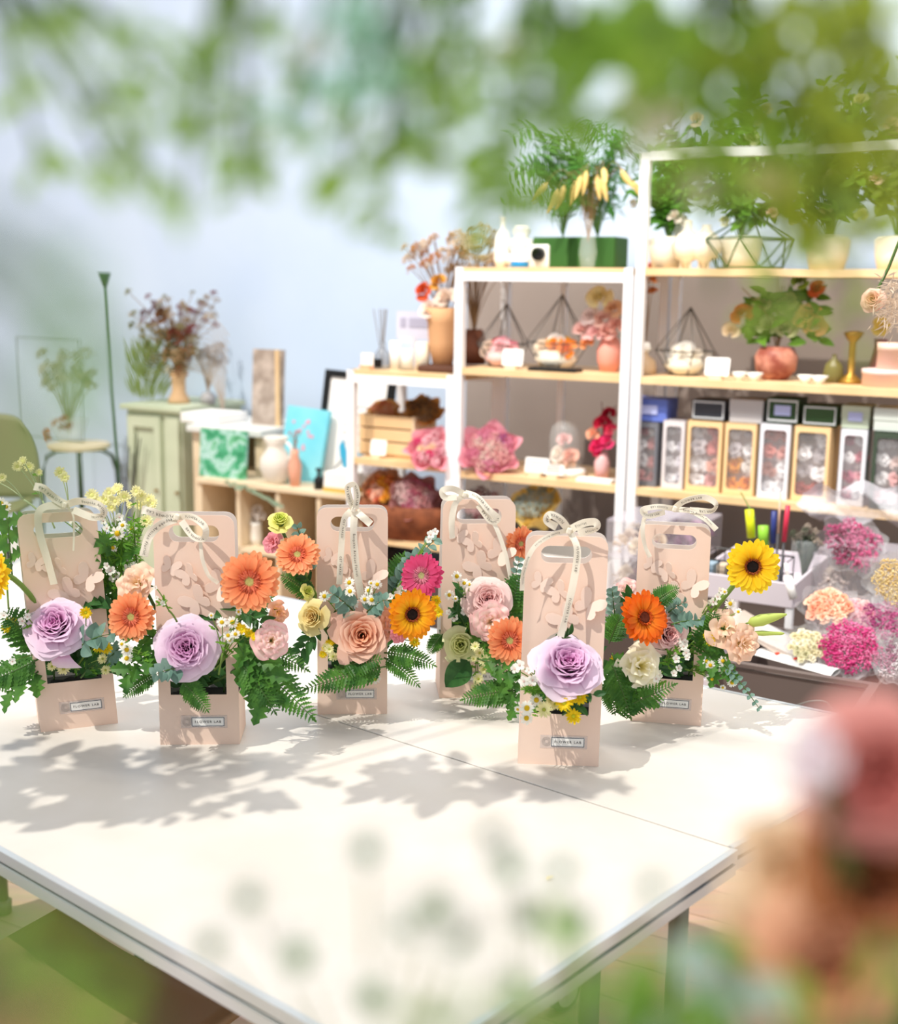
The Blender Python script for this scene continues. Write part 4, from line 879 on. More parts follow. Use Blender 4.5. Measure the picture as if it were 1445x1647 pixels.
def plant_mass(label, px, z, w_, h, cols, flo, seed, c=C1 + .08):
    t = bthing('artificial_plant', label, 'potted plant', px, c, z, 'leafy arrangements on the top boards'); r = random.Random(seed)
    vase(t, [(.05, 0), (.06, .04), (.065, .09), (.055, .1)], creamc, 'pot'); st = MB(); lf = MB()
    for i in range(46):
        a = r.uniform(0, 6.3); q = r.uniform(.1, 1) * w_; e = V((q * math.cos(a), q * math.sin(a) * .5, .08 + h * r.uniform(.2, 1) * math.sqrt(max(.1, 1 - (q / w_) ** 2 * .6)))); pts = bez(V((0, 0, .08)), V((e.x * .4, e.y * .4, e.z * .8 + .05)), e, 6); st.tube(pts, .0013, 4)
        for k in range(2, 7):
            for sg in (-1, 1): leaf(lf, pts[k], V((r.uniform(-1, 1), r.uniform(-1, .4), r.uniform(-.6, 1))), r.uniform(.035, .06), .5, V((r.uniform(-.4, .4), -.7, .7)), n=4)
    st.build('stems', stemd, t, world=False); lf.build('leaves', mat('plant leaf ' + cols, cols, .5, trans=.4), t, world=False)
    for i in range(len(flo) * 4):
        a = r.uniform(0, 6.3); q = r.uniform(.2, .9) * w_; pf(t, V((q * math.cos(a), -abs(q * math.sin(a)) * .5, .1 + h * r.uniform(.1, .8))), r.uniform(.016, .03), flo[i % len(flo)], 'rose')
plant_mass('tall leafy arrangement directly right of the white post', 1075, zt, .16, .42, '5F9A34', ['F2E6D8'], 1)
plant_mass('bushy green arrangement with pale blossoms over the wire ornament', 1190, zt, .20, .50, '6B9C38', ['F3DCC8', 'E9E6B4'], 2)
plant_mass('bushy green arrangement at the right end of the top board', 1330, zt, .22, .50, '79A03C', ['E8E3A8', 'EFC9B4'], 3)
plant_mass('leafy arrangement cut by the right edge above the shelves', 1440, zt, .2, .55, '84983A', ['EFC9B4'], 4)
# --- middle unit, upper board
def terrarium(label, px, c, z, R, cols, bed):
    t = bthing('glass_terrarium', label, 'terrarium', px, c, z, 'geometric glass terrariums with dried flowers')
    top_ = V((R * .15, 0, R * 2.5)); lo = [V((R * .55 * math.cos(k * pi / 3), R * .5 * math.sin(k * pi / 3), .002)) for k in range(6)]; hi = [V((R * 1.15 * math.cos(k * pi / 3), R * .9 * math.sin(k * pi / 3), R * .9)) for k in range(6)]
    g = MB(); f = MB()
    for k in range(6):
        n_ = (k + 1) % 6; g.add([lo[k], lo[n_], hi[n_], hi[k]], [(0, 1, 2, 3)]); f.tube([lo[k], hi[k]], .002, 4); f.tube([hi[k], hi[n_]], .002, 4); f.tube([lo[k], lo[n_]], .002, 4); f.tube([hi[k], top_], .002, 4)
        if k in (1, 2): g.add([hi[k], hi[n_], top_], [(0, 1, 2)])
    g.build('glass_panes', glassm, t, world=False); f.build('wire_frame', mat('dark wire', '57534E', .5), t, world=False)
    vase(t, [(R * .45, .004), (R * .75, R * .35), (R * .6, R * .6), (R * .2, R * .7)], mat('moss bed ' + bed, bed, .9, bump=.8), 'moss_bed')
    r = random.Random(int(px))
    for i, cc in enumerate(cols):
        a = i * 2.4; q = R * .62 * math.sqrt(i / len(cols)); pf(t, (q * math.cos(a), q * math.sin(a) * .5 - R * .2, R * (.95 - .3 * i / len(cols))), R * .36 * r.uniform(.8, 1.2), cc)
terrarium('glass terrarium with red and pink blossoms on the middle unit', 808, C1 - .02, zm, .085, ['F2A8B4', 'C8283C', 'F6C4C8', 'E88C98', 'F3DCC8', 'EFA0A8'], 'E6C0BC')
terrarium('glass terrarium with orange and white blossoms on a pale shell', 895, C1 - .02, zm, .098, ['FBF6F0', 'F6A81E', 'F29A3C', 'F8C238', 'F3E0C8', 'F08A2C', 'F8E8D0'], 'F0E6D2')
t = bthing('black_tray', 'thin black tray under the orange terrarium', 'tray', 893, SH + .04, zm); lb(t, 'tray_body', black, (0, 0, .006), (.17, .06, .012), .002)
card_stand('white rounded card before the red and pink terrarium', 823, SH + .03, zm, .075, .055)
t = bthing('flower_vase', 'pink vase of cream and pink dried flowers beside the post', 'vase', 980, C1, zm); vase(t, [(.028, 0), (.04, .035), (.042, .07), (.028, .105), (.02, .115), (.025, .125)], mat('salmon ceramic', 'F0A090', .5))
for k, (x, z, s_, cc) in enumerate([(-.03, .32, .042, 'F8EBB4'), (-.06, .25, .03, 'FBE6E0'), (-.085, .2, .032, 'F8CCC4'), (-.04, .19, .03, 'F8C4C0'), (.02, .28, .03, 'F2C49C'), (.03, .22, .03, 'F2B8A8'), (-.02, .24, .028, 'F6C8B8'), (-.07, .15, .022, 'E89860'), (.0, .2, .03, 'F4BCB0')]): pf(t, (x, -.04, z * .87 - .035), s_ * 1.1, cc)
stems_up(t, 9, .12, .08, .10, stemb)
t = bthing('wrapped_dried_bunch', 'tall kraft wrapped dried bunch with a rust flower behind the left post', 'bouquet', 712, SH + .12, zs1)
vase(t, [(.035, .02), (.05, .1), (.055, .17), (.075, .22)], mat('kraft paper', 'D9A87C', .75), 'kraft_wrap')
lb(t, 'wood_slice', mat('dark bark', '5A3B2E', .8), (.04, 0, .012), (.22, .12, .024), .008)
stems_up(t, 34, .30, .15, .15, stemb, tips=['DDBFA4', 'E8D2BC', 'C98A5A', 'E3C9A8'], tipsize=.022, seed=2)
for x, z, cc, s_ in ((-.055, .28, 'D2532A', .035), (0, .31, 'D99A3C', .03), (.03, .26, 'EED9C8', .04), (-.03, .22, 'F0E0D4', .04)): pf(t, (x, -.05, z), s_, cc)
t = bthing('pampas_bunch', 'dried pampas bunch inside the middle unit by its left post', 'dried flowers', 762, C1 + .06, zm); vase(t, [(.04, 0), (.05, .06), (.03, .12)], mat('brown pot', '6B3F2C', .7)); stems_up(t, 30, .34, .1, .1, stemb, tips=['C9A684', 'DCC3A2', 'B98A60'], tipsize=.025, seed=5)
# --- middle unit, lower board
bouquet('pink paper bouquet with a white rose at its centre, on the middle unit', 788, 724, 48, C1 - .12, 'F2A8B8', ['F4E0D4', 'E896B0', 'F0B4B4', 'E8A0A0', 'B0609C', 'F2C4BC', 'E88CA8', 'F3CCC4'], 30, form='fluff', sz=.24, jag=.35, points=6)
t = bpy.data.objects['wrapped_bouquet']; pf(t, (0, 0, .02), .024, 'F6E8E0', 'rose', (0, 0, 1))
card_stand('white printed sign card to the right of the pink bouquet', 862, SH + .03, zl, .085, .05, True)
card_stand('white printed card with small wooden foot before the glass dome', 890, SH + .02, zl, .07, .035, True)
t = bthing('glass_dome', 'glass dome over pink preserved flowers on a white round base', 'glass dome', 907, C1 - .04, zl)
vase(t, [(.072, 0), (.075, .02), (.06, .026)], cer, 'base'); vase(t, [(.052, .026), (.052, .13), (.045, .16), (.028, .18), (.001, .187)], glassm, 'glass_bell')
for x, z, cc, s_ in ((-.02, .075, 'FBEFE2', .03), (.02, .07, 'F2B8A4', .03), (.0, .125, 'EFC0BC', .026), (-.02, .04, 'F0B45C', .02), (.02, .04, 'F3C8A0', .022), (0, .05, 'F0D0B0', .02)): pf(t, (x, -.01, z), s_, cc)
t = bthing('flower_vase', 'vase of red and pink dried flowers at the right post', 'vase', 968, C1 - .04, zl); vase(t, [(.022, 0), (.026, .05), (.018, .09)], mat('pink glass', 'E8B4B4', .3))
for x, z, cc, s_ in ((.0, .19, 'C8143C', .03), (.02, .22, 'B01030', .024), (-.03, .15, 'F4B090', .024), (-.01, .12, 'E02C68', .03), (.02, .13, 'E83C78', .028), (-.02, .10, 'D81C50', .022), (.03, .17, 'E04060', .022)): pf(t, (x, -.02, z), s_, cc)
stems_up(t, 6, .16, .05, .09, mat('plum stem', '6A2A3A'))
t = bthing('envelope_stack', 'small stack of white cards lying at the board edge', 'cards', 955, SH + .02, zl); lb(t, 'cards', paper, (0, .02, .005), (.12, .05, .01))
# --- below the middle unit
zb = wl(860, 880, SH).z
t = bthing('storage_box', 'open white carton below the middle unit', 'box', 880, SH - .05, zb - .13)
for (c_, d_) in (((0, 0, .06), (.42, .004, .12)), ((0, .3, .06), (.42, .004, .12)), ((-.21, .15, .06), (.004, .3, .12)), ((.21, .15, .06), (.004, .3, .12)), ((0, .15, .002), (.42, .3, .004))): lb(t, 'carton_panel', paper, c_, d_)
t2 = bthing('side_counter', 'long dark counter under the shelving units', 'counter', 900, SH - .12, 0); o = wm(t2).inverted(); xa = (o @ sp(560, SH, .5)).x; xb = (o @ sp(1600, SH, .5)).x
lb(t2, 'counter_body', mat('dark brown laminate', '4A403C', .6), ((xa + xb) / 2, .35, (zb - .135) / 2), (xb - xa, .55, zb - .135), .004)
bouquet('dried eucalyptus bouquet in yellow paper below the middle unit', 858, 812, 46, C1 - .1, 'F0D27C', ['B9C4BC', 'A4B2A8', 'C8D0C4'], 22, d=(-.5, -.6, 1), form='fluff', sz=.2, leaves='8FA096')
bouquet('dark red dried bouquet in clear film behind the back box handle', 775, 812, 42, C1 - .1, 'E0D8D8', ['6A1C2C', 'A04850', 'D8B0B0', '7A2838'], 20, d=(0, -.8, .8), form='fluff', sz=.22, film=True)
# --- low unit
t = bthing('reed_diffuser', 'reed diffuser bottle with dark label on the low unit', 'diffuser', 615, C1 - .06, zs1); vase(t, [(.03, 0), (.03, .05), (.016, .07), (.012, .075), (.012, .095)], mat('smoky glass', '9AA0AA', .1, alpha=.55), 'bottle'); lb(t, 'label', black, (0, -.031, .022), (.034, .003, .03))
b = MB(); r = random.Random(1)
for k in range(6): b.tube([V((0, 0, .02)), V((r.uniform(-.03, .03), r.uniform(-.02, .02), .21))], .0018, 5)
b.build('reeds', mat('grey reed', '8F8A88'), t, world=False)
t = bthing('price_card', 'white card on a coral stand at the left end of the low unit', 'sign', 590, SH + .03, zs1, 'small white cards on wooden stands'); lb(t, 'stand', mat('coral stand', 'F2B08C'), (0, 0, .008), (.04, .03, .016)); lb(t, 'card', paper, (0, .005, .035), (.05, .003, .045))
for k, (px, r_, h, m, lbl) in enumerate([(636, .02, .10, cer, 'small white candle jar beside the reed diffuser'), (655, .028, .12, glassm, 'clear glass tumbler between candle jar and cream candle'), (680, .026, .10, creamc, 'cream pillar candle jar left of the kraft bunch')]):
    t = bthing('candle_jar', lbl, 'candle', px, C1 - .05, zs1, 'candle jars on the low unit'); vase(t, [(r_, 0), (r_, h), (r_ * .9, h), (r_ * .88, h * .8)], m, 'jar'); vase(t, [(r_ * .8, .004), (r_ * .8, h * .6), (.002, h * .61)], cer, 'wax')
t = bthing('wall_notice', 'pale lilac notice with two dark blocks standing behind the candles', 'sign', 666, SH + .3, zs1); lb(t, 'board', mat('lilac card', 'DAD9EC', .7), (0, 0, .15), (.145, .006, .10)); lb(t, 'foot', mat('lilac card', 'DAD9EC', .7), (0, 0, .05), (.02, .006, .1))
for x, w_ in ((-.045, .025), (.02, .08)): lb(t, 'print', mat('grey lilac', 'B4B2C8', .8), (x, -.004, .16), (w_, .002, .035))
t = bthing('wooden_crate', 'slatted wooden crate on the low unit', 'crate', 634, C1 - .02, zs2)
for k in range(3): lb(t, 'slat', oak, (0, -.05, .03 + .048 * k), (.22, .012, .042), .002); lb(t, 'slat', oak, (0, .1, .03 + .048 * k), (.22, .012, .042), .002)
for x in (-.11, .11): lb(t, 'end_panel', oak2, (x, .025, .075), (.012, .16, .15), .002)
lb(t, 'base', oak, (0, .025, .004), (.22, .15, .008))
bouquet('small kraft wrapped bouquet on the left of the wooden crate', 618, 662, 27, C1, 'D9A45C', ['E89C7C', 'F0C49C', 'D87C5C'], 10, d=(-.2, -.8, 1), form='fluff', sz=.3)
bouquet('small kraft wrapped bouquet with brown blooms on the right of the crate', 682, 660, 32, C1, 'D9A45C', ['8A6A48', 'A88458', '6E5238'], 12, d=(.1, -.8, 1), form='fluff', sz=.3)
bouquet('pink paper bouquet with a magenta rose leaning by the crate', 692, 722, 38, SH - .02, 'F4AAB8', ['E8287C', 'F6D8B8', 'F0A0B4', 'F2BCC4', 'F6C8D0'], 14, form='fluff', form2='rose', sz=.26, jag=.35, points=6)
card_stand('white card leaning at the foot of the wooden crate', 607, SH + .02, zs2, .065, .055)
t = bthing('wicker_basket', 'brown oval basket full of bouquets at the bottom of the low unit', 'basket', 655, SH + .1, zs3)
b = MB(); k = 28
prof = [(.17, 0), (.20, .06), (.22, .12), (.205, .125), (.18, .06), (.15, .02)]
b.lathe(prof, k, Matrix.Diagonal((1, .6, 1, 1))); b.build('basket_body', mat('brown wicker', '6E3B24', .7, noise='8A4E30', nscale=30, bump=1), t, world=False, smooth=True)
bouquet('apricot bouquet in brown film in the basket', 616, 785, 36, C1 - .08, 'C88C64', ['F2A060', 'F6B43C', 'F4C8B0', 'E88864'], 16, d=(-.3, -.8, .8), form='rose', sz=.27)
bouquet('dusty pink hydrangea bouquet in the basket', 668, 800, 42, C1 - .12, 'B47C78', ['E08CA4', 'D8708C', 'F0BCC4', 'E8A8A8', 'F4D8D4'], 24, d=(.1, -.9, .7), form='fluff', sz=.24)
bouquet('white film wrapped bouquet at the back of the basket', 606, 748, 26, C1 + .05, 'EFEAEE', ['F4F0F0', 'E8E0E8'], 8, d=(-.2, -.6, 1), form='fluff', sz=.3)
# --- tallest unit, upper board
def round_bottle(label, px, c, z, h, r, m, stop=True):
    t = bthing('perfume_bottle', label, 'bottle', px, c, z, 'bottles on the tallest unit'); vase(t, [(r, 0), (r * 1.1, h * .2), (r * .9, h * .45), (r * .25, h * .6), (r * .25, h * .7)], m, 'bottle')
    if stop: vase(t, [(r * .2, h * .7), (r * .5, h * .8), (r * .3, h), (.001, h * 1.02)], cer, 'stopper')
round_bottle('round amber bottle with a white stopper at the left of the upper board', 1038, C1 - .04, zm, .10, .033, mat('amber glass', 'D8B890', .2, alpha=.6))
t = bthing('orange_blossom_sprig', 'sprig of small orange dried blossoms behind the amber bottle', 'dried flowers', 1036, C1 + .1, zm); vase(t, [(.02, 0), (.02, .06), (.012, .09)], glassm); stems_up(t, 8, .28, .08, .05, stemb, tips=['EE9A4C', 'E8A878', 'E89A90'], tipsize=.018, form='rose', seed=3)
terrarium('tall glass terrarium with white blossoms on the tallest unit', 1100, C1, zm, .085, ['F6F3EC', 'F3EEE2', 'EDE6D8', 'F2E8D8'], 'E3DCC8')
card_stand('white rounded card right of the tall glass terrarium', 1152, SH + .03, zm, .075, .055)
for k, px in enumerate((1190, 1214, 1296, 1318)):
    t = bthing('tea_bowl', ['tiny white bowl, nearest the rounded card', 'tiny white bowl touching the copper bowl', 'tiny white bowl, first right of the copper bowl', 'tiny white bowl, second right of the copper bowl'][k], 'bowl', px, SH + .06, zm, 'tiny white bowls'); vase(t, [(.01, 0), (.012, .006), (.026, .024), (.024, .024), (.01, .009)], cer, 'bowl_body')
t = bthing('copper_bowl_arrangement', 'copper bowl with green, cream and rust flower arrangement', 'flower arrangement', 1247, C1, zm); vase(t, [(.035, 0), (.06, .03), (.065, .07), (.05, .1), (.045, .1)], mat('copper pink', 'C98A74', .5, noise='8E4A3C', nscale=22), 'bowl')
for x, z, cc, s_ in ((-.14, .15, 'F2DCB8', .03), (-.11, .2, 'DE8040', .035), (.085, .2, 'F3D08C', .042), (.11, .17, 'D8A070', .035), (.11, .28, 'C86030', .028), (-.03, .17, 'B8C088', .035), (.03, .16, 'C8CC94', .035), (-.05, .23, 'C4C88C', .03), (.03, .24, 'A8B868', .035), (.06, .3, '8AAA40', .03)): pf(t, (x, -.02, z), s_, cc)
lf = MB(); r = random.Random(8)
for i in range(90): leaf(lf, V((r.uniform(-.1, .12), r.uniform(-.04, .05), r.uniform(.1, .26))), V((r.uniform(-1, 1), r.uniform(-1, .3), r.uniform(-.4, 1))), .06, .45, V((0, -.8, .5)), n=4)
lf.build('leaves', mat('arrangement leaf', '64902E', .5, trans=.35), t, world=False); stems_up(t, 10, .24, .12, .09, stemb)
t = bthing('brass_candlestick', 'dark brass candlestick ornament right of the flower bowl', 'ornament', 1368, C1, zm); vase(t, [(.04, 0), (.03, .012), (.01, .03), (.01, .12), (.022, .135), (.03, .15), (.01, .155)], mat('aged brass', 'A07A34', .4, metal=.6), 'candlestick_body')
round_bottle('small dark bottle between candlestick and pink boxes', 1340, C1, zm, .12, .028, mat('olive glass', '7A7440', .2, alpha=.8), False)
for k, (px, z0, w_, h) in enumerate([(1424, 0, .13, .05), (1436, .05, .09, .075)]):
    t = bthing('round_hat_box', ['flat pale pink round box at the right end, lower of two', 'smaller peach round box stacked on the flat pink one'][k], 'box', px, SH + .1, zm + z0, 'pink round boxes'); vase(t, [(w_ / 2, 0), (w_ / 2, h * .7), (w_ / 2 + .002, h * .7), (w_ / 2 + .002, h), (.001, h)], mat('pink box' + str(k), ['F3D3CE', 'F0CDBA'][k], .6), 'box_body', 28)
t = bthing('yellow_calla', 'yellow calla flower in a dusky vase behind the pink round boxes', 'flower', 1412, C1 + .08, zm); vase(t, [(.02, 0), (.03, .05), (.018, .11), (.02, .13)], mat('mauve glass', '8E5A5A', .4)); pf(t, (0, 0, .17), .035, 'F0DC74', 'open')
# --- tallest unit: windowed boxes
def window_box(label, x0, x1, h, z, framec, cols, c=SH + .04, dp=.10, group='windowed flower gift boxes'):
    t = bthing('windowed_gift_box', label, 'gift box', (x0 + x1) / 2, c, z, group); w_ = span(x0, x1, c, z) * .97; m = mat('box ' + framec, framec, .55)
    b = MB(); b.plate([(-w_ / 2, 0), (w_ / 2, 0), (w_ / 2, h), (-w_ / 2, h)], .003, None, [rrect(-w_ / 2 + .011, .018, w_ / 2 - .011, h - .018, .010)]); b.build('front_frame', m, t, world=False)
    for nm, c_, d_ in (('side', (-w_ / 2 + .001, dp / 2, h / 2), (.002, dp, h)), ('side', (w_ / 2 - .001, dp / 2, h / 2), (.002, dp, h)), ('lid', (0, dp / 2, h - .001), (w_, dp, .002)), ('bottom', (0, dp / 2, .001), (w_, dp, .002)), ('back', (0, dp, h / 2), (w_, .002, h))): lb(t, nm, m, c_, d_)
    lb(t, 'tray_insert', mat('pale insert', 'D8CCCC', .8), (0, .06, h / 2), (w_ - .008, .004, h - .008))
    lb(t, 'window', pane, (0, .004, h / 2), (w_ - .02, .001, h - .03)); r = random.Random(int(x0)); k = 0
    for row in range(4):
        for col in range(2):
            pf(t, ((col - .5) * w_ * .46, .030 + r.uniform(-.004, .004), h * (.14 + .24 * row) + r.uniform(-.005, .005)), w_ * .27, cols[k % len(cols)] if len(cols) != 8 else cols[k], 'rose' if (row + col) % 2 else 'open', d=(0, -1, .15)); k += 1
    return t
GW, GP, GD = 'F4F2F4', 'E8A8A8', 'C8C0C4'
window_box('charcoal windowed box of pink and white blossoms beside the tall post', 1012, 1056, .205, zl, '6E7078', [GP, GP, GW, GP, GW, GP, 'C86878', GW])
window_box('clear windowed box of white blossoms', 1062, 1098, .215, zl, 'D8D2D4', [GW, 'E4E0E8'])
window_box('kraft windowed box of white and dusty pink blossoms, left of the other kraft boxes', 1100, 1158, .22, zl, 'E9C795', [GW, 'D8A0A0', GW, 'E0A898', GD, 'D88C88', GW, 'C87878'])
window_box('kraft windowed box with orange blossoms in its lower half', 1160, 1212, .22, zl, 'E9C795', ['E8982C', 'E89020', 'F2B040', 'E8E4E0', GD, GW, GW, GD])
window_box('white windowed box of pink blossoms between two kraft boxes', 1216, 1266, .225, zl, 'E4E6EE', [GW, GW, 'C89890', GW, 'D88C84', 'E8B0A8', 'D89C94', 'C88880'])
window_box('kraft windowed box of white blossoms over a red row, widest one', 1270, 1330, .225, zl, 'E9C795', ['B05A58', 'A85048', GD, GW, GW, GD, '9C8C84', GW], dp=.14)
window_box('white windowed box of mauve pink blossoms', 1344, 1388, .225, zl, 'E4E6EE', ['D890A0', GW, 'C87890', 'E8A8B4', GW, 'D88898', 'C88494', GW])
window_box('dark green windowed box of pale blossoms at the right edge', 1396, 1448, .225, zl, '3E4C3E', ['F2CCCC', 'F4DCDC', GW, 'F0B8B8', GW, 'F4E0DC', GW, GD], c=SH + .02)
def lid_box(label, x0, x1, h, z, col, rim=None, lab=None, c=SH + .05):
    t = bthing('gift_box', label, 'gift box', (x0 + x1) / 2, c, z, 'small gift boxes stacked on the windowed ones'); w_ = span(x0, x1, c, z); m = mat('lid ' + col, col, .5)
    lb(t, 'box_body', m, (0, .055, h * .35), (w_ - .004, .106, h * .7)); lb(t, 'lid', m, (0, .055, h * .72), (w_, .11, h * .56), .002)
    if rim: b = MB(); b.plate([(-w_ * .46, h * .08), (w_ * .46, h * .08), (w_ * .46, h * .94), (-w_ * .46, h * .94)], .001, Matrix.Translation((0, -.0016, 0)), [[(-w_ * .42, h * .16), (w_ * .42, h * .16), (w_ * .42, h * .86), (-w_ * .42, h * .86)]]); b.build('border', mat('pale border', rim, .6), t, world=False)
    if lab: lb(t, 'label', mat('pale label', lab, .6), (0, -.001, h * .52), (w_ * .5, .002, h * .4))
lid_box('cobalt blue gift box with a pale label, on the charcoal windowed box', 1012, 1072, .07, zl + .207, '6478C8', lab='B4BCE8')
lid_box('dark gift box with a white border on the first kraft box', 1112, 1166, .062, zl + .222, '3A3C44', rim='C8CCD0')
lid_box('pale grey plain gift box between dark boxes', 1172, 1226, .07, zl + .222, 'B8B6B8')
lid_box('dark green gift box with a pale centre label', 1232, 1284, .075, zl + .227, '2F4A2C', rim='8A9C84', lab='B4C0AC')
lid_box('dark green gift box with a thin border, on the widest kraft box', 1290, 1346, .06, zl + .227, '34502C', rim='6E8A60')
lid_box('sage white gift box left of the palest one', 1352, 1398, .065, zl + .227, 'B9C4B0', lab='CCD4C4')
lid_box('palest grey gift box at the right edge', 1404, 1450, .065, zl + .227, 'C9D2CC', c=SH + .03)

# ================================================================ LEFT BACKGROUND
sage = mat('sage painted wood', 'C9D0B6', .6, noise='C0C9AE', nscale=5)
CC = 4.55
zc = wl(260, 652, CC).z
t = bthing('cabinet', 'pale sage green cabinet with panelled door, dried flowers on top', 'cabinet', 258, CC, 0); w_ = span(214, 304, CC, zc)
lb(t, 'cabinet_body', sage, (0, .2, zc / 2 - .01), (w_, .4, zc - .02), .004); lb(t, 'cabinet_top', sage, (0, .19, zc - .012), (w_ + .03, .44, .024), .004)
dr_ = None
for x, ww in ((-w_ * .16, w_ * .58), (w_ * .35, w_ * .22)):
    b = MB(); b.plate([(x - ww / 2, .05), (x + ww / 2, .05), (x + ww / 2, zc - .05), (x - ww / 2, zc - .05)], .014, Matrix.Translation((0, -.016, 0)), [[(x - ww / 2 + .035, .09), (x + ww / 2 - .035, .09), (x + ww / 2 - .035, zc - .10), (x - ww / 2 + .035, zc - .10)]] if ww > .1 else [])
    d_ = b.build('door', sage, t, world=False, bevel=.002); lb(t, 'knob', mat('aged brass', 'A07A34', .4, metal=.6), (x + ww * .38, -.024, zc * .6), (.012, .016, .012), .003, parent=d_)
t = bthing('flower_vase', 'peach wooden vase of dark red and brown dried flowers on the sage cabinet', 'vase', 288, CC + .15, zc)
vase(t, [(.05, 0), (.045, .02), (.03, .05), (.03, .10), (.04, .13), (.035, .14)], mat('peach wood', 'D9AD86', .6))
for x, z, cc, s_, fm in ((.01, .30, '7A2A24', .05, 'rose'), (-.02, .22, 'A87858', .05, 'rose'), (-.065, .39, '7E5338', .04, 'rose'), (.04, .2, 'C29C78', .045, 'fluff'), (-.1, .2, '9A8C60', .05, 'fluff'), (.09, .22, '9C6A4A', .045, 'fluff'), (-.03, .15, 'EDE6D6', .02, 'rose'), (0, .24, 'EDE6D6', .018, 'rose'), (-.01, .30, 'EDE6D6', .015, 'rose'), (.12, .32, '8A3038', .03, 'fluff'), (-.13, .3, 'A39A74', .05, 'fluff'), (-.05, .28, 'A0855C', .05, 'fluff'), (.06, .3, '8C4A38', .04, 'fluff'), (-.12, .12, '8E9450', .05, 'fluff'), (.05, .14, '9A5238', .04, 'fluff')): pf(t, (x, -.03, z), s_, cc, fm)
stems_up(t, 60, .34, .24, .12, stemb, tips=['8A3A40', 'A88C68', 'C8B08C', '6E2C34', 'B09870', '9A9468'], tipsize=.018, seed=9)
for k in range(30): a = R_.uniform(0, 6.3); q = math.sqrt(R_.random()); pf(t, (q * .15 * math.cos(a), -.02, .24 + q * .12 * math.sin(a)), .026, R_.choice(['A08868', '8E8458', '7A4A34', 'B8A488', '6E2C28', 'A89C70']), 'fluff')
b = MB()
for k in range(14):
    a = .2 + k * .055; b.tube(bez(V((0, 0, .14)), V((.12 + .01 * k, 0, .52 - .025 * k)), V((.27 - .003 * k, .02, .30 - .032 * k)), 9), .0022, 4)
b.build('arching_grass', mat('grey dried grass', 'B8A898', .8), t, world=False)
t = bthing('olive_shrub_plant', 'fine olive dried grass bunch at the left of the sage cabinet top', 'dried flowers', 240, CC + .12, zc); lf = MB(); r = random.Random(6)
for i in range(160): a = r.uniform(0, 6.3); q = r.uniform(.01, .08); leaf(lf, V((q * math.cos(a), q * math.sin(a), r.uniform(0, .22))), V((math.cos(a) * .5, math.sin(a) * .5, 1)), .09, .1, V((0, -1, .2)), n=3)
lf.build('grass_blades', mat('olive grass', '93A058', .7, trans=.3), t, world=False)
t = bthing('flower_vase', 'low bundle of silver grey pampas lying right of the peach wooden vase', 'vase', 335, CC + .2, zc + .0); vase(t, [(.03, 0), (.035, .03), (.02, .05)], mat('grey pot', 'A9A6A6')); stems_up(t, 24, .20, .11, .04, mat('grey dried grass', 'B8A898', .8), tips=['BDB6B4', 'CFC8C4'], tipsize=.024, seed=4)
# white open side table with pictures
CT = 4.42
zq = wl(380, 688, CT).z
t = bthing('open_side_table', 'white topped open side table with a wooden picture panel standing on it', 'side table', 372, CT, 0); w_ = span(316, 430, CT, zq); wtab = mat('off-white painted wood', 'DFE0DC', .5)
lb(t, 'table_top', wtab, (0, .17, zq - .014), (w_ + .02, .40, .028), .004)
for x in (-w_ / 2 + .02, w_ / 2 - .02): lb(t, 'side_panel', oak2, (x, .17, zq / 2 - .014), (.04, .34, zq - .028))
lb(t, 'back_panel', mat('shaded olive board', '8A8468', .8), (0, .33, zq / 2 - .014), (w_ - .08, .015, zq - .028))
t = bthing('white_tray', 'white flat box lying on the white side table', 'box', 345, CT + .15, zq); lb(t, 'box_body', paper, (0, 0, .02), (.20, .2, .04), .003)
t = bthing('wooden_art_panel', 'narrow brown wooden art panel standing on the white side table', 'picture', 428, CT + .16, zq); h = wl(428, 562, CT + .16).z - zq
b = MB(); b.plate([(-.075, 0), (.075, 0), (.075, h), (-.075, h)], .02, Matrix.Rotation(-.06, 4, 'X')); b.build('panel', mat('mottled brown art', '9C8C80', .8, noise='C4B4A8', nscale=14), t, world=False)
lb(t, 'edge_strip', oak, (.066, -.004, h / 2), (.016, .012, h))
# cubby bench
CB = 4.22
zk = wl(480, 786, CB).z
t = bthing('cubby_shelf', 'low birch cubby shelf with open compartments, pictures leaning on it', 'shelf', 450, CB, 0); o = wm(t).inverted(); xa = (o @ sp(318, CB, zk)).x; xb = (o @ sp(585, CB, zk)).x
lb(t, 'top_board', oak2, ((xa + xb) / 2, .17, zk - .01), (xb - xa, .36, .02), .002); lb(t, 'middle_board', oak2, ((xa + xb) / 2, .17, zk - .27), (xb - xa, .34, .02)); lb(t, 'back_board', mat('tan back board', 'B89C7C', .8), ((xa + xb) / 2, .345, zk / 2), (xb - xa, .01, zk - .02))
for k in range(5): lb(t, 'divider', oak2, (xa + .01 + (xb - xa - .02) * k / 4, .17, zk / 2 - .01), (.018, .34, zk - .02))
def canvas(name, label, px, c, z, w_, h, m, tilt=.15, roll=0, group=None, th=.02):
    t = bthing(name, label, 'picture', px, c, z, group); M = Matrix.Rotation(roll, 4, 'Y') @ Matrix.Rotation(-tilt, 4, 'X')
    b = MB(); b.plate([(-w_ / 2, 0), (w_ / 2, 0), (w_ / 2, h), (-w_ / 2, h)], th, M); b.build('canvas', m, t, world=False); return t, M
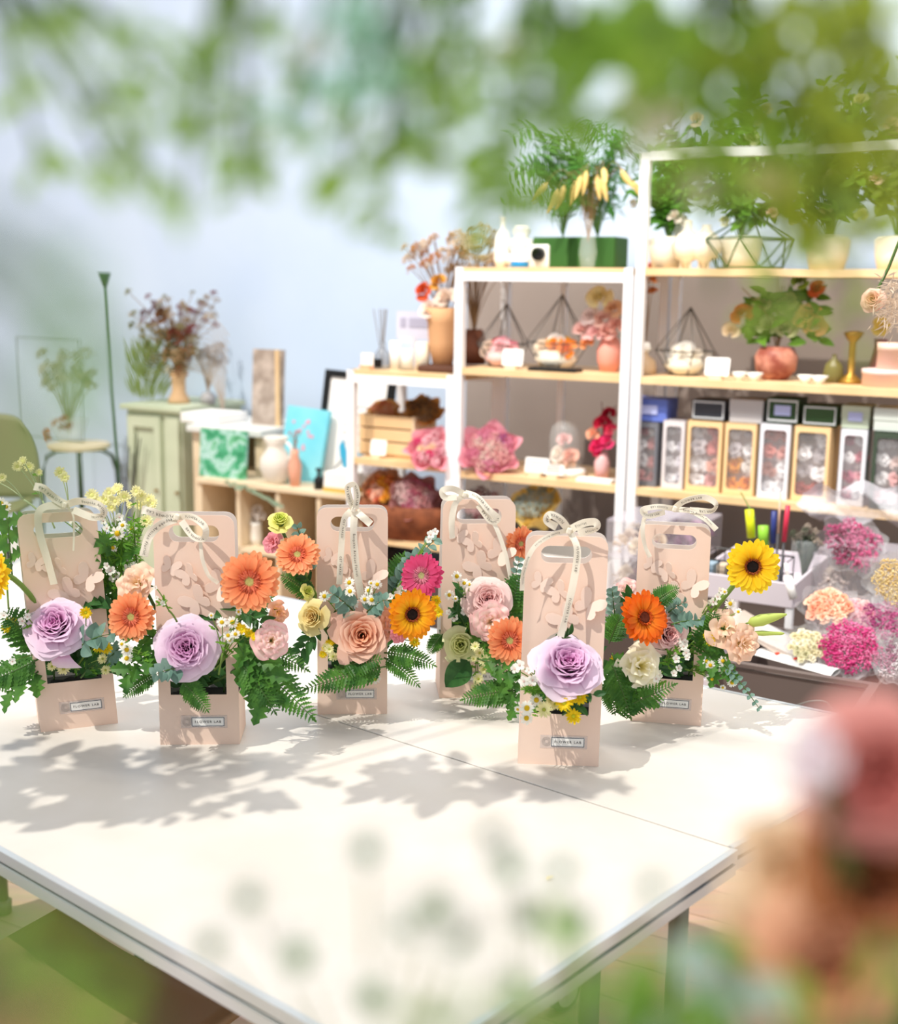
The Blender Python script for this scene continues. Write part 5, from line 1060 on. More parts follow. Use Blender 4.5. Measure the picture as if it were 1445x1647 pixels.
def art(name, cols, sc):
    m = bpy.data.materials.new(name); m.use_nodes = True; N = m.node_tree.nodes; L = m.node_tree.links; tc = N.new('ShaderNodeTexCoord'); nz = N.new('ShaderNodeTexNoise'); nz.inputs['Scale'].default_value = sc; nz.inputs['Detail'].default_value = 3; cr = N.new('ShaderNodeValToRGB'); e = cr.color_ramp.elements
    while len(e) < len(cols): e.new(.5)
    for i, (p, c) in enumerate(cols): e[i].position = p; e[i].color = srgb(c)
    L.new(tc.outputs['Object'], nz.inputs[0]); L.new(nz.outputs[0], cr.inputs[0]); L.new(cr.outputs[0], N['Principled BSDF'].inputs['Base Color']); N['Principled BSDF'].inputs['Roughness'].default_value = .7; return m
hh = lambda px, y, c, z: wl(px, y, c).z - z
t, M = canvas('leaf_painting', 'square painting of green leaves propped before the white side table', 356, CB + .05, zk, span(320, 392, CB + .05, zk), hh(356, 692, CB + .05, zk), art('green leaf art', [(.3, '1E7A50'), (.44, '4AA67A'), (.52, 'B4D4D0'), (.6, '6CB88C'), (.72, '2C7C4C')], 16), .08)
t, M = canvas('turquoise_painting', 'turquoise painting with faint pink branches leaning on the cubby shelf', 478, CB + .17, zk, span(446, 512, CB + .17, zk), hh(478, 655, CB + .17, zk), art('turquoise art', [(.35, '8FD8E4'), (.6, '6CC8DC'), (.75, 'B4E4E8')], 4), .2, .06)
b = MB(); r = random.Random(3)
for i in range(16): x = r.uniform(-.06, .04); z = r.uniform(.12, .25); b.lathe([(.007, 0), (.007, .0008), (.001, .001)], 7, M @ Matrix.Translation((x, -.001, z)) @ Matrix.Rotation(pi / 2, 4, 'X'))
b.build('painted_blossom', mat('painted pink', 'E0A0B4', .7), t, world=False)
CPo = CB + .24
w_ = span(516, 618, CPo, zk); h = hh(565, 604, CPo, zk)
t, M = canvas('framed_poster', 'black framed white poster with script and a blue bird, leaning behind the low unit', 560, CPo, zk, w_, h, paper, .14, .045, th=.012)
b = MB(); b.plate([(-w_ / 2 - .012, -.012), (w_ / 2 + .012, -.012), (w_ / 2 + .012, h + .012), (-w_ / 2 - .012, h + .012)], .024, M @ Matrix.Translation((0, -.008, 0)), [[(-w_ / 2 + .014, .014), (w_ / 2 - .014, .014), (w_ / 2 - .014, h - .014), (-w_ / 2 + .014, h - .014)]]); b.build('frame', black, t, world=False)
b = MB(); r = random.Random(2)
for q in range(5):
    pts = [V((-.05 + .011 * k, 0, h * (.72 - .085 * q) + .007 * math.sin(k * 2.1 + q * 2))) for k in range(10 - q % 2 * 2)]; b.tube([M @ (p + V((0, -.0015, 0))) for p in pts], .0016, 4)
b.build('script_lettering', mat('grey blue ink', '8FA0B4', .7), t, world=False)
b = MB(); b.plate([(-.06, .14), (-.045, .17), (-.02, .12), (.02, .115), (.05, .15), (.065, .16), (.05, .10), (.015, .05), (-.01, .035), (-.03, .06), (-.05, .10)], .001, M @ Matrix.Translation((0, -.0016, 0))); b.build('printed_bird', mat('bird blue', '3EA8D0', .7), t, world=False)
b = MB(); b.plate([(-.10, .02), (-.095, .016), (-.035, .085), (-.04, .09)], .001, M @ Matrix.Translation((0, -.0017, 0))); b.build('printed_branch', mat('grey ink', '8C9098', .7), t, world=False)
t = bthing('pitcher_vase', 'white ribbed pitcher vase with ruffled rim on the cubby shelf', 'vase', 445, CB + .07, zk); b = MB(); b.lathe([(.035, 0), (.045, .015), (.064, .06), (.06, .10), (.035, .135), (.032, .15), (.05, .18), (.046, .182), (.028, .152)], 40, None, .02); b.build('pitcher_body', mat('matte bone ceramic', 'DED8CE', .6), t, world=False, smooth=True); b = MB(); b.tube(bez(V((.04, 0, .165)), V((.10, 0, .15)), V((.058, 0, .09)), 8), .006, 8); b.build('handle', cer, t, world=False, smooth=True)
t = bthing('flower_vase', 'slim coral vase with tiny dried blossoms beside the white pitcher', 'vase', 475, CB + .05, zk); vase(t, [(.018, 0), (.024, .05), (.026, .08), (.014, .12), (.018, .14)], mat('coral ceramic', 'E2A58C', .5)); stems_up(t, 5, .08, .03, .13, stemb, tips=['D88C88'], tipsize=.008)
t = bthing('pump_bottle', 'small black bottle beside the white gift box on the cubby shelf', 'bottle', 513, CB + .04, zk); vase(t, [(.018, 0), (.018, .04), (.006, .05), (.006, .07), (.012, .072), (.012, .08)], black, 'bottle')
t = bthing('gift_box', 'white gift box with a gold base on the cubby shelf behind the ribbon tails box', 'gift box', 543, CB + .01, zk, 'small gift boxes stacked on the windowed ones'); lb(t, 'box_base', mat('gold card', 'D8B45A', .5), (0, .06, .008), (.125, .13, .016)); lb(t, 'lid', paper, (0, .06, .045), (.12, .125, .058), .001)
del t['group']
t = bthing('bud_vase', 'small white vase of cream blossom inside the cubby shelf', 'vase', 412, CB + .08, zk - .26); vase(t, [(.02, 0), (.026, .03), (.022, .08), (.026, .09)], cer)
for x, z in ((-.02, .11), (.02, .12), (0, .14)): pf(t, (x, 0, z), .024, 'F2EAE2')
def greens_bg(label, pts, c, col):
    P = [wl(x, y, c) for x, y in pts]; t = thing('trailing_eucalyptus', label, 'greenery', P[0], 'trailing background greenery'); lf = MB(); st = MB(); path = resample(P, 14); st.tube(path, .0018, 4); r = random.Random(1)
    for i in range(1, 15):
        for sg in (-1, 1): leaf(lf, path[i], V((sg * r.uniform(.3, 1), -.4, r.uniform(-.6, .8))), .02, .7, V((0, -1, .3)), n=4)
    st.build('stem', stemd, t); lf.build('leaves', mat(col, col, .6, trans=.25), t)
greens_bg('grey eucalyptus trailing along the front of the cubby shelf', [(360, 776), (395, 785), (425, 798), (450, 815)], CB - .03, '9DB49C')
# stool, lamp, dried panel, olive chair
CS = 4.62
zs = wl(135, 714, CS).z
t = bthing('bar_stool', 'round wood-topped stool with black curved steel legs', 'stool', 137, CS, 0); b = MB(); b.lathe([(.13, zs - .022), (.14, zs - .018), (.14, zs - .004), (.135, zs), (.001, zs)], 28); b.build('seat', oak2, t, world=False, smooth=False)
for k in range(4):
    a = pi / 4 + k * pi / 2; c_, s_ = math.cos(a), math.sin(a); b = MB(); b.tube([V((.03 * c_, .03 * s_, zs - .03)), V((.10 * c_, .10 * s_, zs - .032)), V((.145 * c_, .145 * s_, zs - .06)), V((.165 * c_, .165 * s_, zs - .13)), V((.19 * c_, .19 * s_, 0))], .009, 8); b.build('leg', black, t, world=False, smooth=True)
t = bthing('dried_flower_panel', 'wire framed clear panel of dried flowers on the round stool', 'picture', 112, CS + .06, zs); fr = MB(); wA = span(36, 136, CS + .06, zs + .1); hA = hh(90, 545, CS + .06, zs); x0 = -wA * .78; P4 = [V((x0, 0, .002)), V((x0 + wA, 0, .002)), V((x0 + wA, 0, hA)), V((x0, 0, hA))]
for k in range(4): fr.tube([P4[k], P4[(k + 1) % 4]], .0025, 5)
fr.build('wire_frame', mat('thin grey wire', '7C8480', .5), t, world=False); b = MB(); b.add(P4, [(0, 1, 2, 3)]); b.build('clear_sheet', mat('clear sheet', 'E4EAF0', .3, alpha=.06), t, world=False)
vase(t, [(.05, 0), (.075, .05), (.09, .10), (.085, .105)], plas, 'film_wrap'); stems_up(t, 40, .36, .15, .03, mat('pale dried stem', 'A8A48C', .8), tips=['C8C6B4', 'B8B49C', 'D6D2C6'], tipsize=.028, seed=12)
for x, z, cc in ((-.02, .08, 'A8442C'), (.02, .06, '8A3A48'), (.06, .07, '8A3A48'), (-.085, .03, 'B0502C'), (-.075, .0, 'B0502C'), (.03, .10, '9C3C3C')): pf(t, (x, -.06, z + .01), .024, cc, 'open')
t = bthing('candle_stand', 'tall thin dark green metal stand with a cone top beside the stool', 'candle stand', 190, CS - .1, 0); inv = wm(t).inverted(); P = [inv @ wl(x, y, CS - .1) for x, y in ((168, 462), (172, 530), (178, 610), (184, 690), (192, 780))]; b = MB(); b.tube([V((.02, 0, .02))] + P[::-1], .0065, 8); b.build('pole', mat('dark green metal', '2F4F38', .5), t, world=False, smooth=True)
b = MB(); b.lathe([(.008, 0), (.028, .06), (.026, .062), (.006, .01)], 14, Matrix.Translation(P[0])); b.build('cone_top', MATS['dark green metal'], t, world=False, smooth=True); b = MB(); b.lathe([(.10, 0), (.10, .008), (.02, .02), (.01, .03)], 20, Matrix.Translation((.02, 0, 0))); b.build('base', MATS['dark green metal'], t, world=False)
t = bthing('bare_twigs', 'thin bare branches standing beside the sage cabinet', 'branches', 206, CC - .04, 0); inv = wm(t).inverted(); b = MB(); r = random.Random(5)
for k in range(7): b.tube(bez(V((0, 0, .0)), inv @ wl(207 + r.uniform(-6, 6), 820, CC - .04), inv @ wl(190 + 6 * k, 690 + r.uniform(0, 60), CC - .04), 6), .003, 4)
b.build('twigs', mat('dark twig', '4A4A44', .8), t, world=False)
def chair(label, M, m, lm=black):
    t = thing('shell_chair', label, 'chair', M.translation, 'olive brown shell chairs', M.to_3x3())
    def se(u, v): return V((u * .22 * (1 - .25 * v ** 4), -.20 + .40 * v + 0, .44 + .03 * u * u + .02 * (1 - v)))
    def bk(u, v): return V((u * .21 * (1 - .30 * v ** 5 * abs(u) - .08 * v), .20 + .06 * v + .05 * (1 - u * u) - .02, .46 + .36 * v - .05 * v * abs(u) ** 3))
    for nm, fn in (('seat', se), ('backrest', bk)):
        b = MB(); b.grid(fn, 14, 12); o = b.build(nm, m, t, world=False, smooth=True); q = o.modifiers.new('thick', 'SOLIDIFY'); q.thickness = .014
    for x in (-1, 1):
        for y in (-1, 1): b = MB(); b.tube([V((x * .13, y * .13, .43)), V((x * .20, y * .2, 0))], .011, 8); b.build('leg', lm, t, world=False, smooth=True)
olive = mat('olive moulded plastic', '8E8A66', .5)
p = at(-42, 700, 5.0); chair('olive moulded chair at the far left edge, beside the stool', Matrix.Translation((p.x, p.y, .06)) @ Matrix.Rotation(.1, 4, 'Z') @ Matrix.Scale(1.0, 4), olive)
p = on_z(40, 1520, .60); chair('brown olive chair tucked under the near table corner at lower left', Matrix.Translation((p.x - .02, p.y + .12, -.06)) @ Matrix.Rotation(2.55, 4, 'Z'), mat('brown olive plastic', '8C7558', .5))
# casters under the table
for (px, py, rr, lbl) in ((905, 1592, .042, 'caster wheel with a pale printed face on the floor, lower right of the table'), (240, 1536, .03, 'dark green caster wheel on the floor under the left table edge')):
    p = on_z(px, py, rr); t = thing('caster_wheel', lbl, 'wheel', (p.x, p.y, 0), 'caster wheels under the tables', Matrix.Rotation(.75, 3, 'Z')); M = Matrix.Translation((0, 0, rr)) @ Matrix.Rotation(pi / 2, 4, 'X')
    b = MB(); b.lathe([(rr * .5, -.016), (rr * .92, -.016), (rr, -.010), (rr, .010), (rr * .92, .016), (rr * .5, .016)], 28, M); b.build('tyre', mat('dark green rubber', '3E4A30', .6), t, world=False, smooth=True)
    b = MB(); b.lathe([(rr * .70, -.0165), (rr * .70, .0175), (rr * .2, .0175), (rr * .2, .02), (.001, .02)], 24, M); b.build('hub', mat('pale hub', 'C8CCB8', .5), t, world=False)
    b = MB(); b.tube([V((0, 0, rr)), V((0, .025, rr * 1.6)), V((0, 0, rr * 2.3))], .006, 8); b.build('fork', steel, t, world=False)

# ================================================================ RIGHT MIDDLE: CRATE, TROLLEY, DRAWERS
CR = 2.78
zr = wl(1290, 1088, CR).z
t = bthing('storage_bench', 'dark bench behind the table carrying the grey crate', 'bench', 1300, CR + .03, 0); lb(t, 'bench_top', mat('dark brown laminate', '4A403C', .6), (.02, .22, zr - .13), (.50, .38, .02))
for x, y in ((-.08, .08), (.24, .08), (-.08, .36), (.24, .36)): lb(t, 'leg', mat('dark brown laminate', '4A403C', .6), (x, y, (zr - .14) / 2), (.025, .025, zr - .14))
brn = mat('grey brown plastic', '6C605C', .5)
t = bthing('plastic_crate', 'grey brown plastic crate full of wrapped dried flowers', 'crate', 1285, CR, zr - .115); o = wm(t).inverted(); xa = (o @ sp(1150, CR, zr)).x; xb = (o @ sp(1408, CR, zr)).x; xm, ww = (xa + xb) / 2, xb - xa
for c_, d_ in (((xm, 0, .055), (ww, .006, .11)), ((xm, .36, .055), (ww, .006, .11)), ((xa, .18, .055), (.006, .36, .11)), ((xb, .18, .055), (.006, .36, .11))): lb(t, 'crate_wall', brn, c_, d_)
lb(t, 'crate_floor', brn, (xm, .18, .003), (ww, .36, .006))
b = MB(); b.plate([(xa - .008, -.008), (xb + .008, -.008), (xb + .008, .368), (xa - .008, .368)], .008, Matrix.Translation((0, 0, .116)) @ Matrix.Rotation(pi / 2, 4, 'X') @ Matrix.Rotation(0, 4, 'Z'), [[(xa + .01, .01), (xb - .01, .01), (xb - .01, .35), (xa + .01, .35)]]); b.build('rim', brn, t, world=False)
bouquet('hot pink dried filler flowers spilling over the grey crate', 1368, 1042, 62, CR + .12, 'D8C8D0', ['E8589C', 'F07CB0', 'E04890', 'F294C0'], 42, d=(-.2, -.8, 1), form='fluff', sz=.2, film=True, group='film wrapped bundles in the crate')
bouquet('magenta purple dried bundle behind the hot pink one', 1424, 1000, 48, CR + .22, 'D8C8D0', ['C85C94', 'B04C84', 'D878A8'], 26, d=(-.3, -.8, .8), form='fluff', sz=.22, film=True, group='film wrapped bundles in the crate')
bouquet('peach hydrangea bundle standing at the back of the crate', 1332, 975, 46, CR + .24, 'E8D8D0', ['F4BC9C', 'F0A888', 'F8CDB0', 'F2B49C'], 22, d=(-.3, -.7, 1), form='open', sz=.30, film=True, group='film wrapped bundles in the crate')
bouquet('soft pink hydrangea bundle between the peach and hot pink bundles', 1378, 985, 40, CR + .3, 'E8D8D8', ['F2B4BC', 'EFA4B0', 'F6CCC8'], 18, d=(.0, -.7, 1), form='open', sz=.28, film=True, group='film wrapped bundles in the crate')
bouquet('cream and olive dried leaf bundle left of the hot pink flowers', 1300, 1038, 42, CR + .10, 'D8D4C8', ['E4DCB8', 'C8C49C', 'D9CFA6', 'EDE6CC'], 30, d=(-.2, -.8, 1), form='open', sz=.2, film=True, group='film wrapped bundles in the crate')
bouquet('pale yellow dried grain bundle in film at the right edge', 1446, 935, 52, CR + .05, 'E4D8C0', ['F2DCA0', 'EFD494', 'F6E4B4'], 40, d=(-.5, -.9, .4), form='fluff', sz=.18, film=True, group='film wrapped bundles in the crate')
bouquet('mauve dried bundle with white tips at the lower right of the crate', 1444, 1065, 40, CR + .02, 'D8C8D4', ['C88CA8', 'D8A8BC', 'F0E8EC'], 22, d=(-.5, -.9, .6), form='fluff', sz=.22, film=True, group='film wrapped bundles in the crate')
def packet(label, x0, y0, x1, y1, c, w_, m, txt=None):
    a, b_ = wl(x0, y0, c + .1), wl(x1, y1, c); d = (b_ - a).normalized(); s_ = d.cross(V((.1, -.6, 1))).normalized(); n_ = s_.cross(d); L = (b_ - a).length; R3_ = Matrix((d, -n_ if n_.z < 0 else n_, s_)).transposed()
    t = thing('wrapped_packet', label, 'packet', a, 'long film packets lying in the crate', Matrix((d, s_, n_)).transposed()); b = MB(); b.grid(lambda u, v: V((v * L, u * w_ / 2, .006 * (1 - u * u))), 6, 10); b.grid(lambda u, v: V((v * L, u * w_ / 2, -.006 * (1 - u * u))), 6, 10); b.build('film_sleeve', m, t, world=False, smooth=True)
    if txt:
        vs, fs = text_geo(txt); b = MB(); b.add([(v.x * .012 + L * .75, v.y * .012, .0085) for v in vs], fs); b.build('lettering', mat('blue grey ink', '6C7890'), t, world=False)
        for q in (.25, .5): b = MB(); b.lathe([(.006, 0), (.006, .001), (.001, .001)], 5, Matrix.Translation((L * q, 0, .0075))); b.build('red_mark', mat('red print', 'D8402C'), t, world=False)
packet('white printed long packet with red marks lying in the crate', 1222, 1048, 1345, 1082, CR + .04, .035, paper, 'STICK')
packet('clear film sleeve of stems crossing above the printed packet', 1205, 1005, 1390, 1090, CR + .08, .06, plas)
packet('beige film sleeve leaning at the left of the crate', 1180, 990, 1300, 1062, CR + .12, .07, mat('beige film', 'D0C0B4', .3, alpha=.6))
b = MB(); pts = [wl(1280, 1135, CR - .03), wl(1305, 1128, CR - .05), wl(1330, 1130, CR - .05), wl(1345, 1150, CR - .03)]; b.tube(resample(pts, 12), .0015, 5); tag(b.build('loose_wire', mat('thin grey wire', '7C8480', .5)), 'thin pale wire looping in front of the grey crate', 'wire')
# trolley
CTR = 3.25
zy = wl(1245, 935, CTR).z
t = bthing('utility_trolley', 'white utility trolley with tool tray behind the yellow gerbera', 'trolley', 1245, CTR, 0); o = wm(t).inverted(); xa = (o @ sp(1120, CTR, zy)).x; xb = 0.0; xm, ww = (xa + xb) / 2, xb - xa; dd = .36; tw = mat('pale lilac plastic', 'D2CAD2', .5)
for zz in (zy, zy - .27):
    for c_, d_ in (((xm, 0, zz - .03), (ww, .008, .06)), ((xm, dd, zz - .03), (ww, .008, .06)), ((xa, dd / 2, zz - .03), (.008, dd, .06)), ((xb, dd / 2, zz - .03), (.008, dd, .06))): lb(t, 'tray_wall', tw, c_, d_, .002)
    lb(t, 'tray_floor', tw, (xm, dd / 2, zz - .058), (ww, dd, .006))
for x in (xa + .008, xb - .008):
    for y in (.008, dd - .008): lb(t, 'post', white, (x, y, zy / 2 - .02), (.018, .018, zy - .04), .003)
def onT(px, dc, z, name, label, cat, group=None): return bthing(name, label, cat, px, CTR + dc, z, group)
zf = zy - .055
t = onT(1195, .08, zf, 'wire_basket', 'black wire basket of tools on the trolley tray', 'basket'); b = MB()
for z_ in (0.0, .04, .085):
    P = [V((x, y, z_)) for x, y in ((-.1, -.05), (.1, -.05), (.1, .09), (-.1, .09), (-.1, -.05))]; b.tube(P, .0022, 4)
for k in range(9):
    x = -.1 + .025 * k; b.tube([V((x, -.05, .085)), V((x, -.05, 0)), V((x, .09, 0)), V((x, .09, .085))], .0015, 4)
b.build('wire_mesh', black, t, world=False)
for k in range(6): lb(t, 'tool_packet', mat('packet' + str(k), ['8FA4B4', 'C8B49C', '6C7884', 'B4C8D0', 'A08C78', 'D0D4D8'][k]), (-.08 + .03 * k, 0, .035), (.02, .06, .065))
for k, (px, py, col, ln, r_, tx, lbl) in enumerate([(1214, 843, 'D8E020', .07, .011, .25, 'yellow green cutter handle standing in the trolley tray'), (1262, 842, 'C8304C', .09, .006, -.1, 'red pen standing in the trolley tray'), (1246, 848, '2C3878', .08, .007, .05, 'navy blue pen left of the red pen'), (1231, 862, '8CC63C', .05, .013, .1, 'lime handled tool with white cap behind the yellow gerbera'), (1254, 826, 'D8B8A0', .10, .003, .0, 'thin wooden brush behind the red pen')]):
    p = wl(px, py, CTR + .12); t = thing('hand_tool', lbl, 'tool', (p.x, p.y, zf), 'pens and tools in the trolley tray', RW); h = p.z - zf; b = MB(); b.tube([V((0, 0, 0)), V((-tx * .02, 0, h - ln / 2))], .003, 6); b.build('shaft', mat('grey shaft', '6C6C70'), t, world=False)
    b = MB(); b.tube([V((-tx * .02, 0, h - ln / 2)), V((-tx * .06, 0, h + ln / 2))], r_, 10); b.build('handle', mat('tool ' + col, col, .4), t, world=False, smooth=True)
p = wl(1215, 835, CTR + .12); b = MB(); b.tube(bez(p, wl(1204, 812, CTR + .12), wl(1192, 792, CTR + .12), 6), .002, 5); tag(b.build('green_cable_tie', mat('thin green tie', '7C9C58')), 'thin green flexible wire rising above the yellow green cutter', 'wire')
t = onT(1268, -.02, zf + .02, 'paint_tube', 'white glue tube leaning over the trolley edge', 'tube'); b = MB(); b.tube([V((0, -.02, .06)), V((.02, -.03, .01))], .010, 10); b.tube([V((-.008, -.015, .09)), V((0, -.02, .06))], .004, 8); b.build('tube_body', paper, t, world=False, smooth=True)
t = onT(1292, .22, zf, 'glass_jar', 'glass jar of dark green stems at the back of the trolley', 'jar'); vase(t, [(.035, 0), (.035, .12), (.03, .125)], glassm, 'glass'); stems_up(t, 26, .14, .035, .01, mat('dark olive stem', '4A5440'), seed=3, r=.003, tips=['5C6450', '8C8478', 'C8B8A8'], tipsize=.01)
t = onT(1275, .04, zy - .325, 'mesh_cup', 'dark mesh pen cup on the lower trolley tray', 'cup'); vase(t, [(.028, 0), (.032, .075), (.029, .075), (.025, .005)], mat('dark mesh', '3A3636', .5, noise='8C8480', nscale=160), 'cup_body')
t = onT(1298, .02, zy - .325, 'tool_packet', 'clear packet of yellow handled tools on the lower trolley tray', 'packet'); lb(t, 'packet_sleeve', plas, (0, 0, .06), (.07, .01, .12)); 
for x in (-.015, .01): b = MB(); b.tube([V((x, 0, .0)), V((x, 0, .045))], .009, 8); b.build('yellow_handle', mat('tool yellow', 'F0B828', .4), t, world=False); b = MB(); b.tube([V((x, 0, .045)), V((x, 0, .10))], .004, 6); b.build('steel_shank', steel, t, world=False)
# clear drawers
def drawers(label, px, c, ztop, w_, h, n, cols, dp=.22):
    t = bthing('clear_drawer_stack', label, 'storage drawers', px, c, ztop - h, 'stacks of clear plastic drawers'); hd = h / n; cl = mat('clear drawer', 'E4E0E8', .2, alpha=.13, spec=.6)
    for k in range(n):
        z0 = k * hd
        for c_, d_ in (((0, 0, z0 + hd / 2 - .002), (w_, .003, hd - .008)), ((-w_ / 2, dp / 2, z0 + hd / 2), (.003, dp, hd - .004)), ((w_ / 2, dp / 2, z0 + hd / 2), (.003, dp, hd - .004))): lb(t, 'drawer_front' if c_[0] == 0 else 'side', cl, c_, d_)
        lb(t, 'divider', mat('frosted plastic', 'D8D2DC', .3, alpha=.28), (0, dp / 2, z0 + hd - .003), (w_, dp, .006)); r = random.Random(k)
        for q in range(9): pf(t, ((q % 3 - 1) * w_ * .28, .03 + .05 * (q // 3), z0 + hd * .3 + .01 * (q // 3)), w_ * .17, cols[(q + k * 2) % len(cols)], 'rose' if q % 2 else 'fluff')
    lb(t, 'base_plate', mat('frosted plastic', 'D8D2DC', .3, alpha=.28), (0, dp / 2, .002), (w_, dp, .004)); return t
zdr = wl(1010, 838, 3.45).z
drawers('clear drawer stack with a cream blossom, left of the rightmost box', 1012, 3.45, zdr, .15, .30, 3, ['F4E8D4', '9C6078', 'E8D8C8', '7C5C54', 'F0DCC0'])
zdr2 = wl(1370, 895, 3.45).z
drawers('wide clear drawer stack of dried pieces behind the crate at the right', 1378, 3.45, zdr2, .24, .24, 2, ['C8B8A8', 'B0A090', 'D8C8C0', '8C7C70', 'C0A8A0'])
drawers('clear box of purple blooms seen through the handle of the rightmost box', 1092, 3.6, wl(1092, 832, 3.6).z, .16, .10, 1, ['7C4C68', 'A87898', '6C3C58'], dp=.12)
bouquet('deep pink dried flowers in clear film on top of the wide drawer stack', 1372, 876, 56, 3.5, 'D8D4DC', ['E0709C', 'C85C88', 'D888A8', '8C4C60'], 24, d=(0, -.8, .7), form='fluff', sz=.24, film=True, group='film wrapped bundles in the crate')
t = bthing('plastic_bag', 'crumpled pale grey plastic bag above the deep pink dried flowers', 'bag', 1395, 3.75, zdr2 + .02); b = MB(); r = random.Random(2); b.grid(lambda u, v: V((u * .18, .04 * math.sin(u * 5 + v * 7), .02 + .10 * v * (1 - .3 * u * u) + .012 * math.sin(u * 11 + v * 3))), 20, 8); b.build('bag_film', mat('grey bag film', 'D4D2DA', .35, alpha=.5), t, world=False, smooth=True)
# hanging peach flower at the right edge
p = at(1406, 481, 2.25); d = V((-.6, -1, .35))
bloom('peach', 'garden', 1404, 482, 19, 2.25, d, 'peach ranunculus hanging at the right edge over the shelf', None, name='ranunculus', seed=30, group='hanging dried flowers at the right edge')
t = thing('pampas_plume', 'fluffy beige pampas plume at the right edge beside the peach ranunculus', 'dried flowers', at(1452, 500, 2.25)); r = random.Random(1); b = MB(); o = at(1465, 440, 2.25)
for i in range(260): a = at(1440 + r.gauss(0, 12), 485 + r.gauss(0, 20), 2.25 + r.uniform(-.03, .03)); leaf(b, a, V((r.uniform(-1, .3), r.uniform(-.5, .5), r.uniform(-1, .4))), .022, .12, V((0, -1, 0)), n=2)
b.build('plume', mat('beige plume', 'DCC9B4', .8, trans=.3), t); b = MB(); b.tube([at(1410, 470, 2.26), at(1430, 430, 2.26), at(1450, 380, 2.26), at(1470, 250, 2.26)], .003, 5); b.tube([o, at(1470, 300, 2.26)], .003, 5); b.build('stem', stemd, t)

# ================================================================ CLOSE FOLIAGE AND BLOOMS IN FRONT OF THE LENS
def near_branch(label, clusters, col, frm, seed, cat='branch', flo=None, leafsize=.014, wr=.45, name='leafy_branch', tcol=stemd, group='leafy branches hanging in the foreground'):
    """clusters: (px, py, radius px, leaves, depth); the twig runs in from frm"""
    r = random.Random(seed); q_ = .84 if clusters[0][4] > .3 else 1; clusters = [(a, b, c, d, e * q_) for a, b, c, d, e in clusters]; leafsize *= q_; frm = (frm[0], frm[1], frm[2] * q_); flo = [(a, b, c, d * q_, e) for a, b, c, d, e in flo] if flo else None
    P0 = at(*frm); t = thing(name, label, cat, P0, group); st = MB(); lf = MB()
    for (px, py, rp, n, y) in clusters:
        c = at(px, py, y); m = P0.lerp(c, .5) + V((0, 0, .02)); st.tube(bez(P0, m, c, 8), .0011, 4)
        for i in range(n):
            a = r.uniform(0, 6.3); q = math.sqrt(r.random()) * rp; p = at(px + q * math.cos(a), py + q * math.sin(a), y + r.uniform(-.02, .04))
            leaf(lf, p, V((r.uniform(-1, 1), r.uniform(-.5, .5), r.uniform(-1, .6))), leafsize * r.uniform(.7, 1.3), wr, V((r.uniform(-.5, .5), -1, r.uniform(-.3, .6))), n=3)
            if i % 3 == 0: st.tube([c, p], .0006, 3)
    st.build('twigs', tcol, t); lf.build('leaves', mat('near leaf ' + col, col, .5, trans=.62), t)
    if flo:
        for (px, py, rp, y, fc) in flo: p = at(px, py, y); pf(t, wm(t).inverted() @ p, rp / pxm(p), fc, 'open', d=(r.uniform(-.4, .4), -1, r.uniform(0, .5)))
    return t
near_branch('blurred green branch across the top left corner', [(20, 130, 35, 6, .42), (180, 170, 50, 9, .42), (60, 240, 30, 6, .45), (170, 262, 22, 4, .42), (240, 280, 22, 4, .42), (60, 60, 60, 6, .38), (200, 80, 50, 5, .4), (270, 130, 40, 4, .42), (120, 20, 60, 4, .4)], 'AED47C', (-80, -60, .40), 1)
near_branch('blurred green branch hanging down in the upper middle left', [(345, 190, 50, 11, .42), (405, 245, 45, 8, .42), (400, 30, 50, 9, .40), (330, 110, 40, 4, .42), (460, 120, 40, 4, .42), (390, 320, 30, 2, .4), (300, 320, 20, 2, .4)], 'A4CC6A', (380, -120, .38), 2)
near_branch('pale aqua green branch beside the middle of the top edge', [(485, 180, 45, 6, .42), (560, 60, 60, 9, .40), (640, 30, 60, 7, .4), (560, 130, 50, 4, .42), (660, 150, 40, 4, .4)], 'A8DCC4', (560, -120, .38), 3)
near_branch('green branch hanging in the upper middle, lowest tip over the wall', [(560, 255, 45, 9, .42), (612, 305, 35, 6, .42), (645, 220, 42, 9, .42), (690, 100, 38, 7, .4), (760, 100, 50, 9, .4), (725, 180, 36, 6, .42), (610, 375, 12, 2, .42), (700, 270, 40, 4, .42)], 'A8D06C', (690, -120, .38), 4)
near_branch('dense dark green branch over the ferns of the middle shelf', [(800, 320, 50, 12, .44), (850, 140, 60, 16, .42), (900, 60, 80, 23, .4), (810, 230, 50, 8, .42), (930, 170, 60, 14, .42), (760, 20, 60, 9, .4), (880, 330, 30, 5, .44)], '94C054', (860, -140, .38), 5)
near_branch('dense green branch across the top right, left half', [(1000, 60, 90, 32, .42), (1120, 100, 100, 39, .42), (1060, 40, 80, 22, .38), (1000, 200, 50, 5, .44), (1150, 200, 70, 19, .44), (1220, 150, 80, 23, .42)], 'A0C850', (1080, -160, .38), 6)
near_branch('dense yellow green branch filling the top right corner', [(1250, 60, 100, 35, .42), (1370, 60, 100, 43, .40), (1400, 180, 80, 26, .42), (1300, 200, 80, 26, .44), (1430, 300, 60, 14, .42), (1330, 330, 70, 16, .45), (1250, 300, 60, 12, .45)], 'B4C84C', (1350, -160, .38), 7)
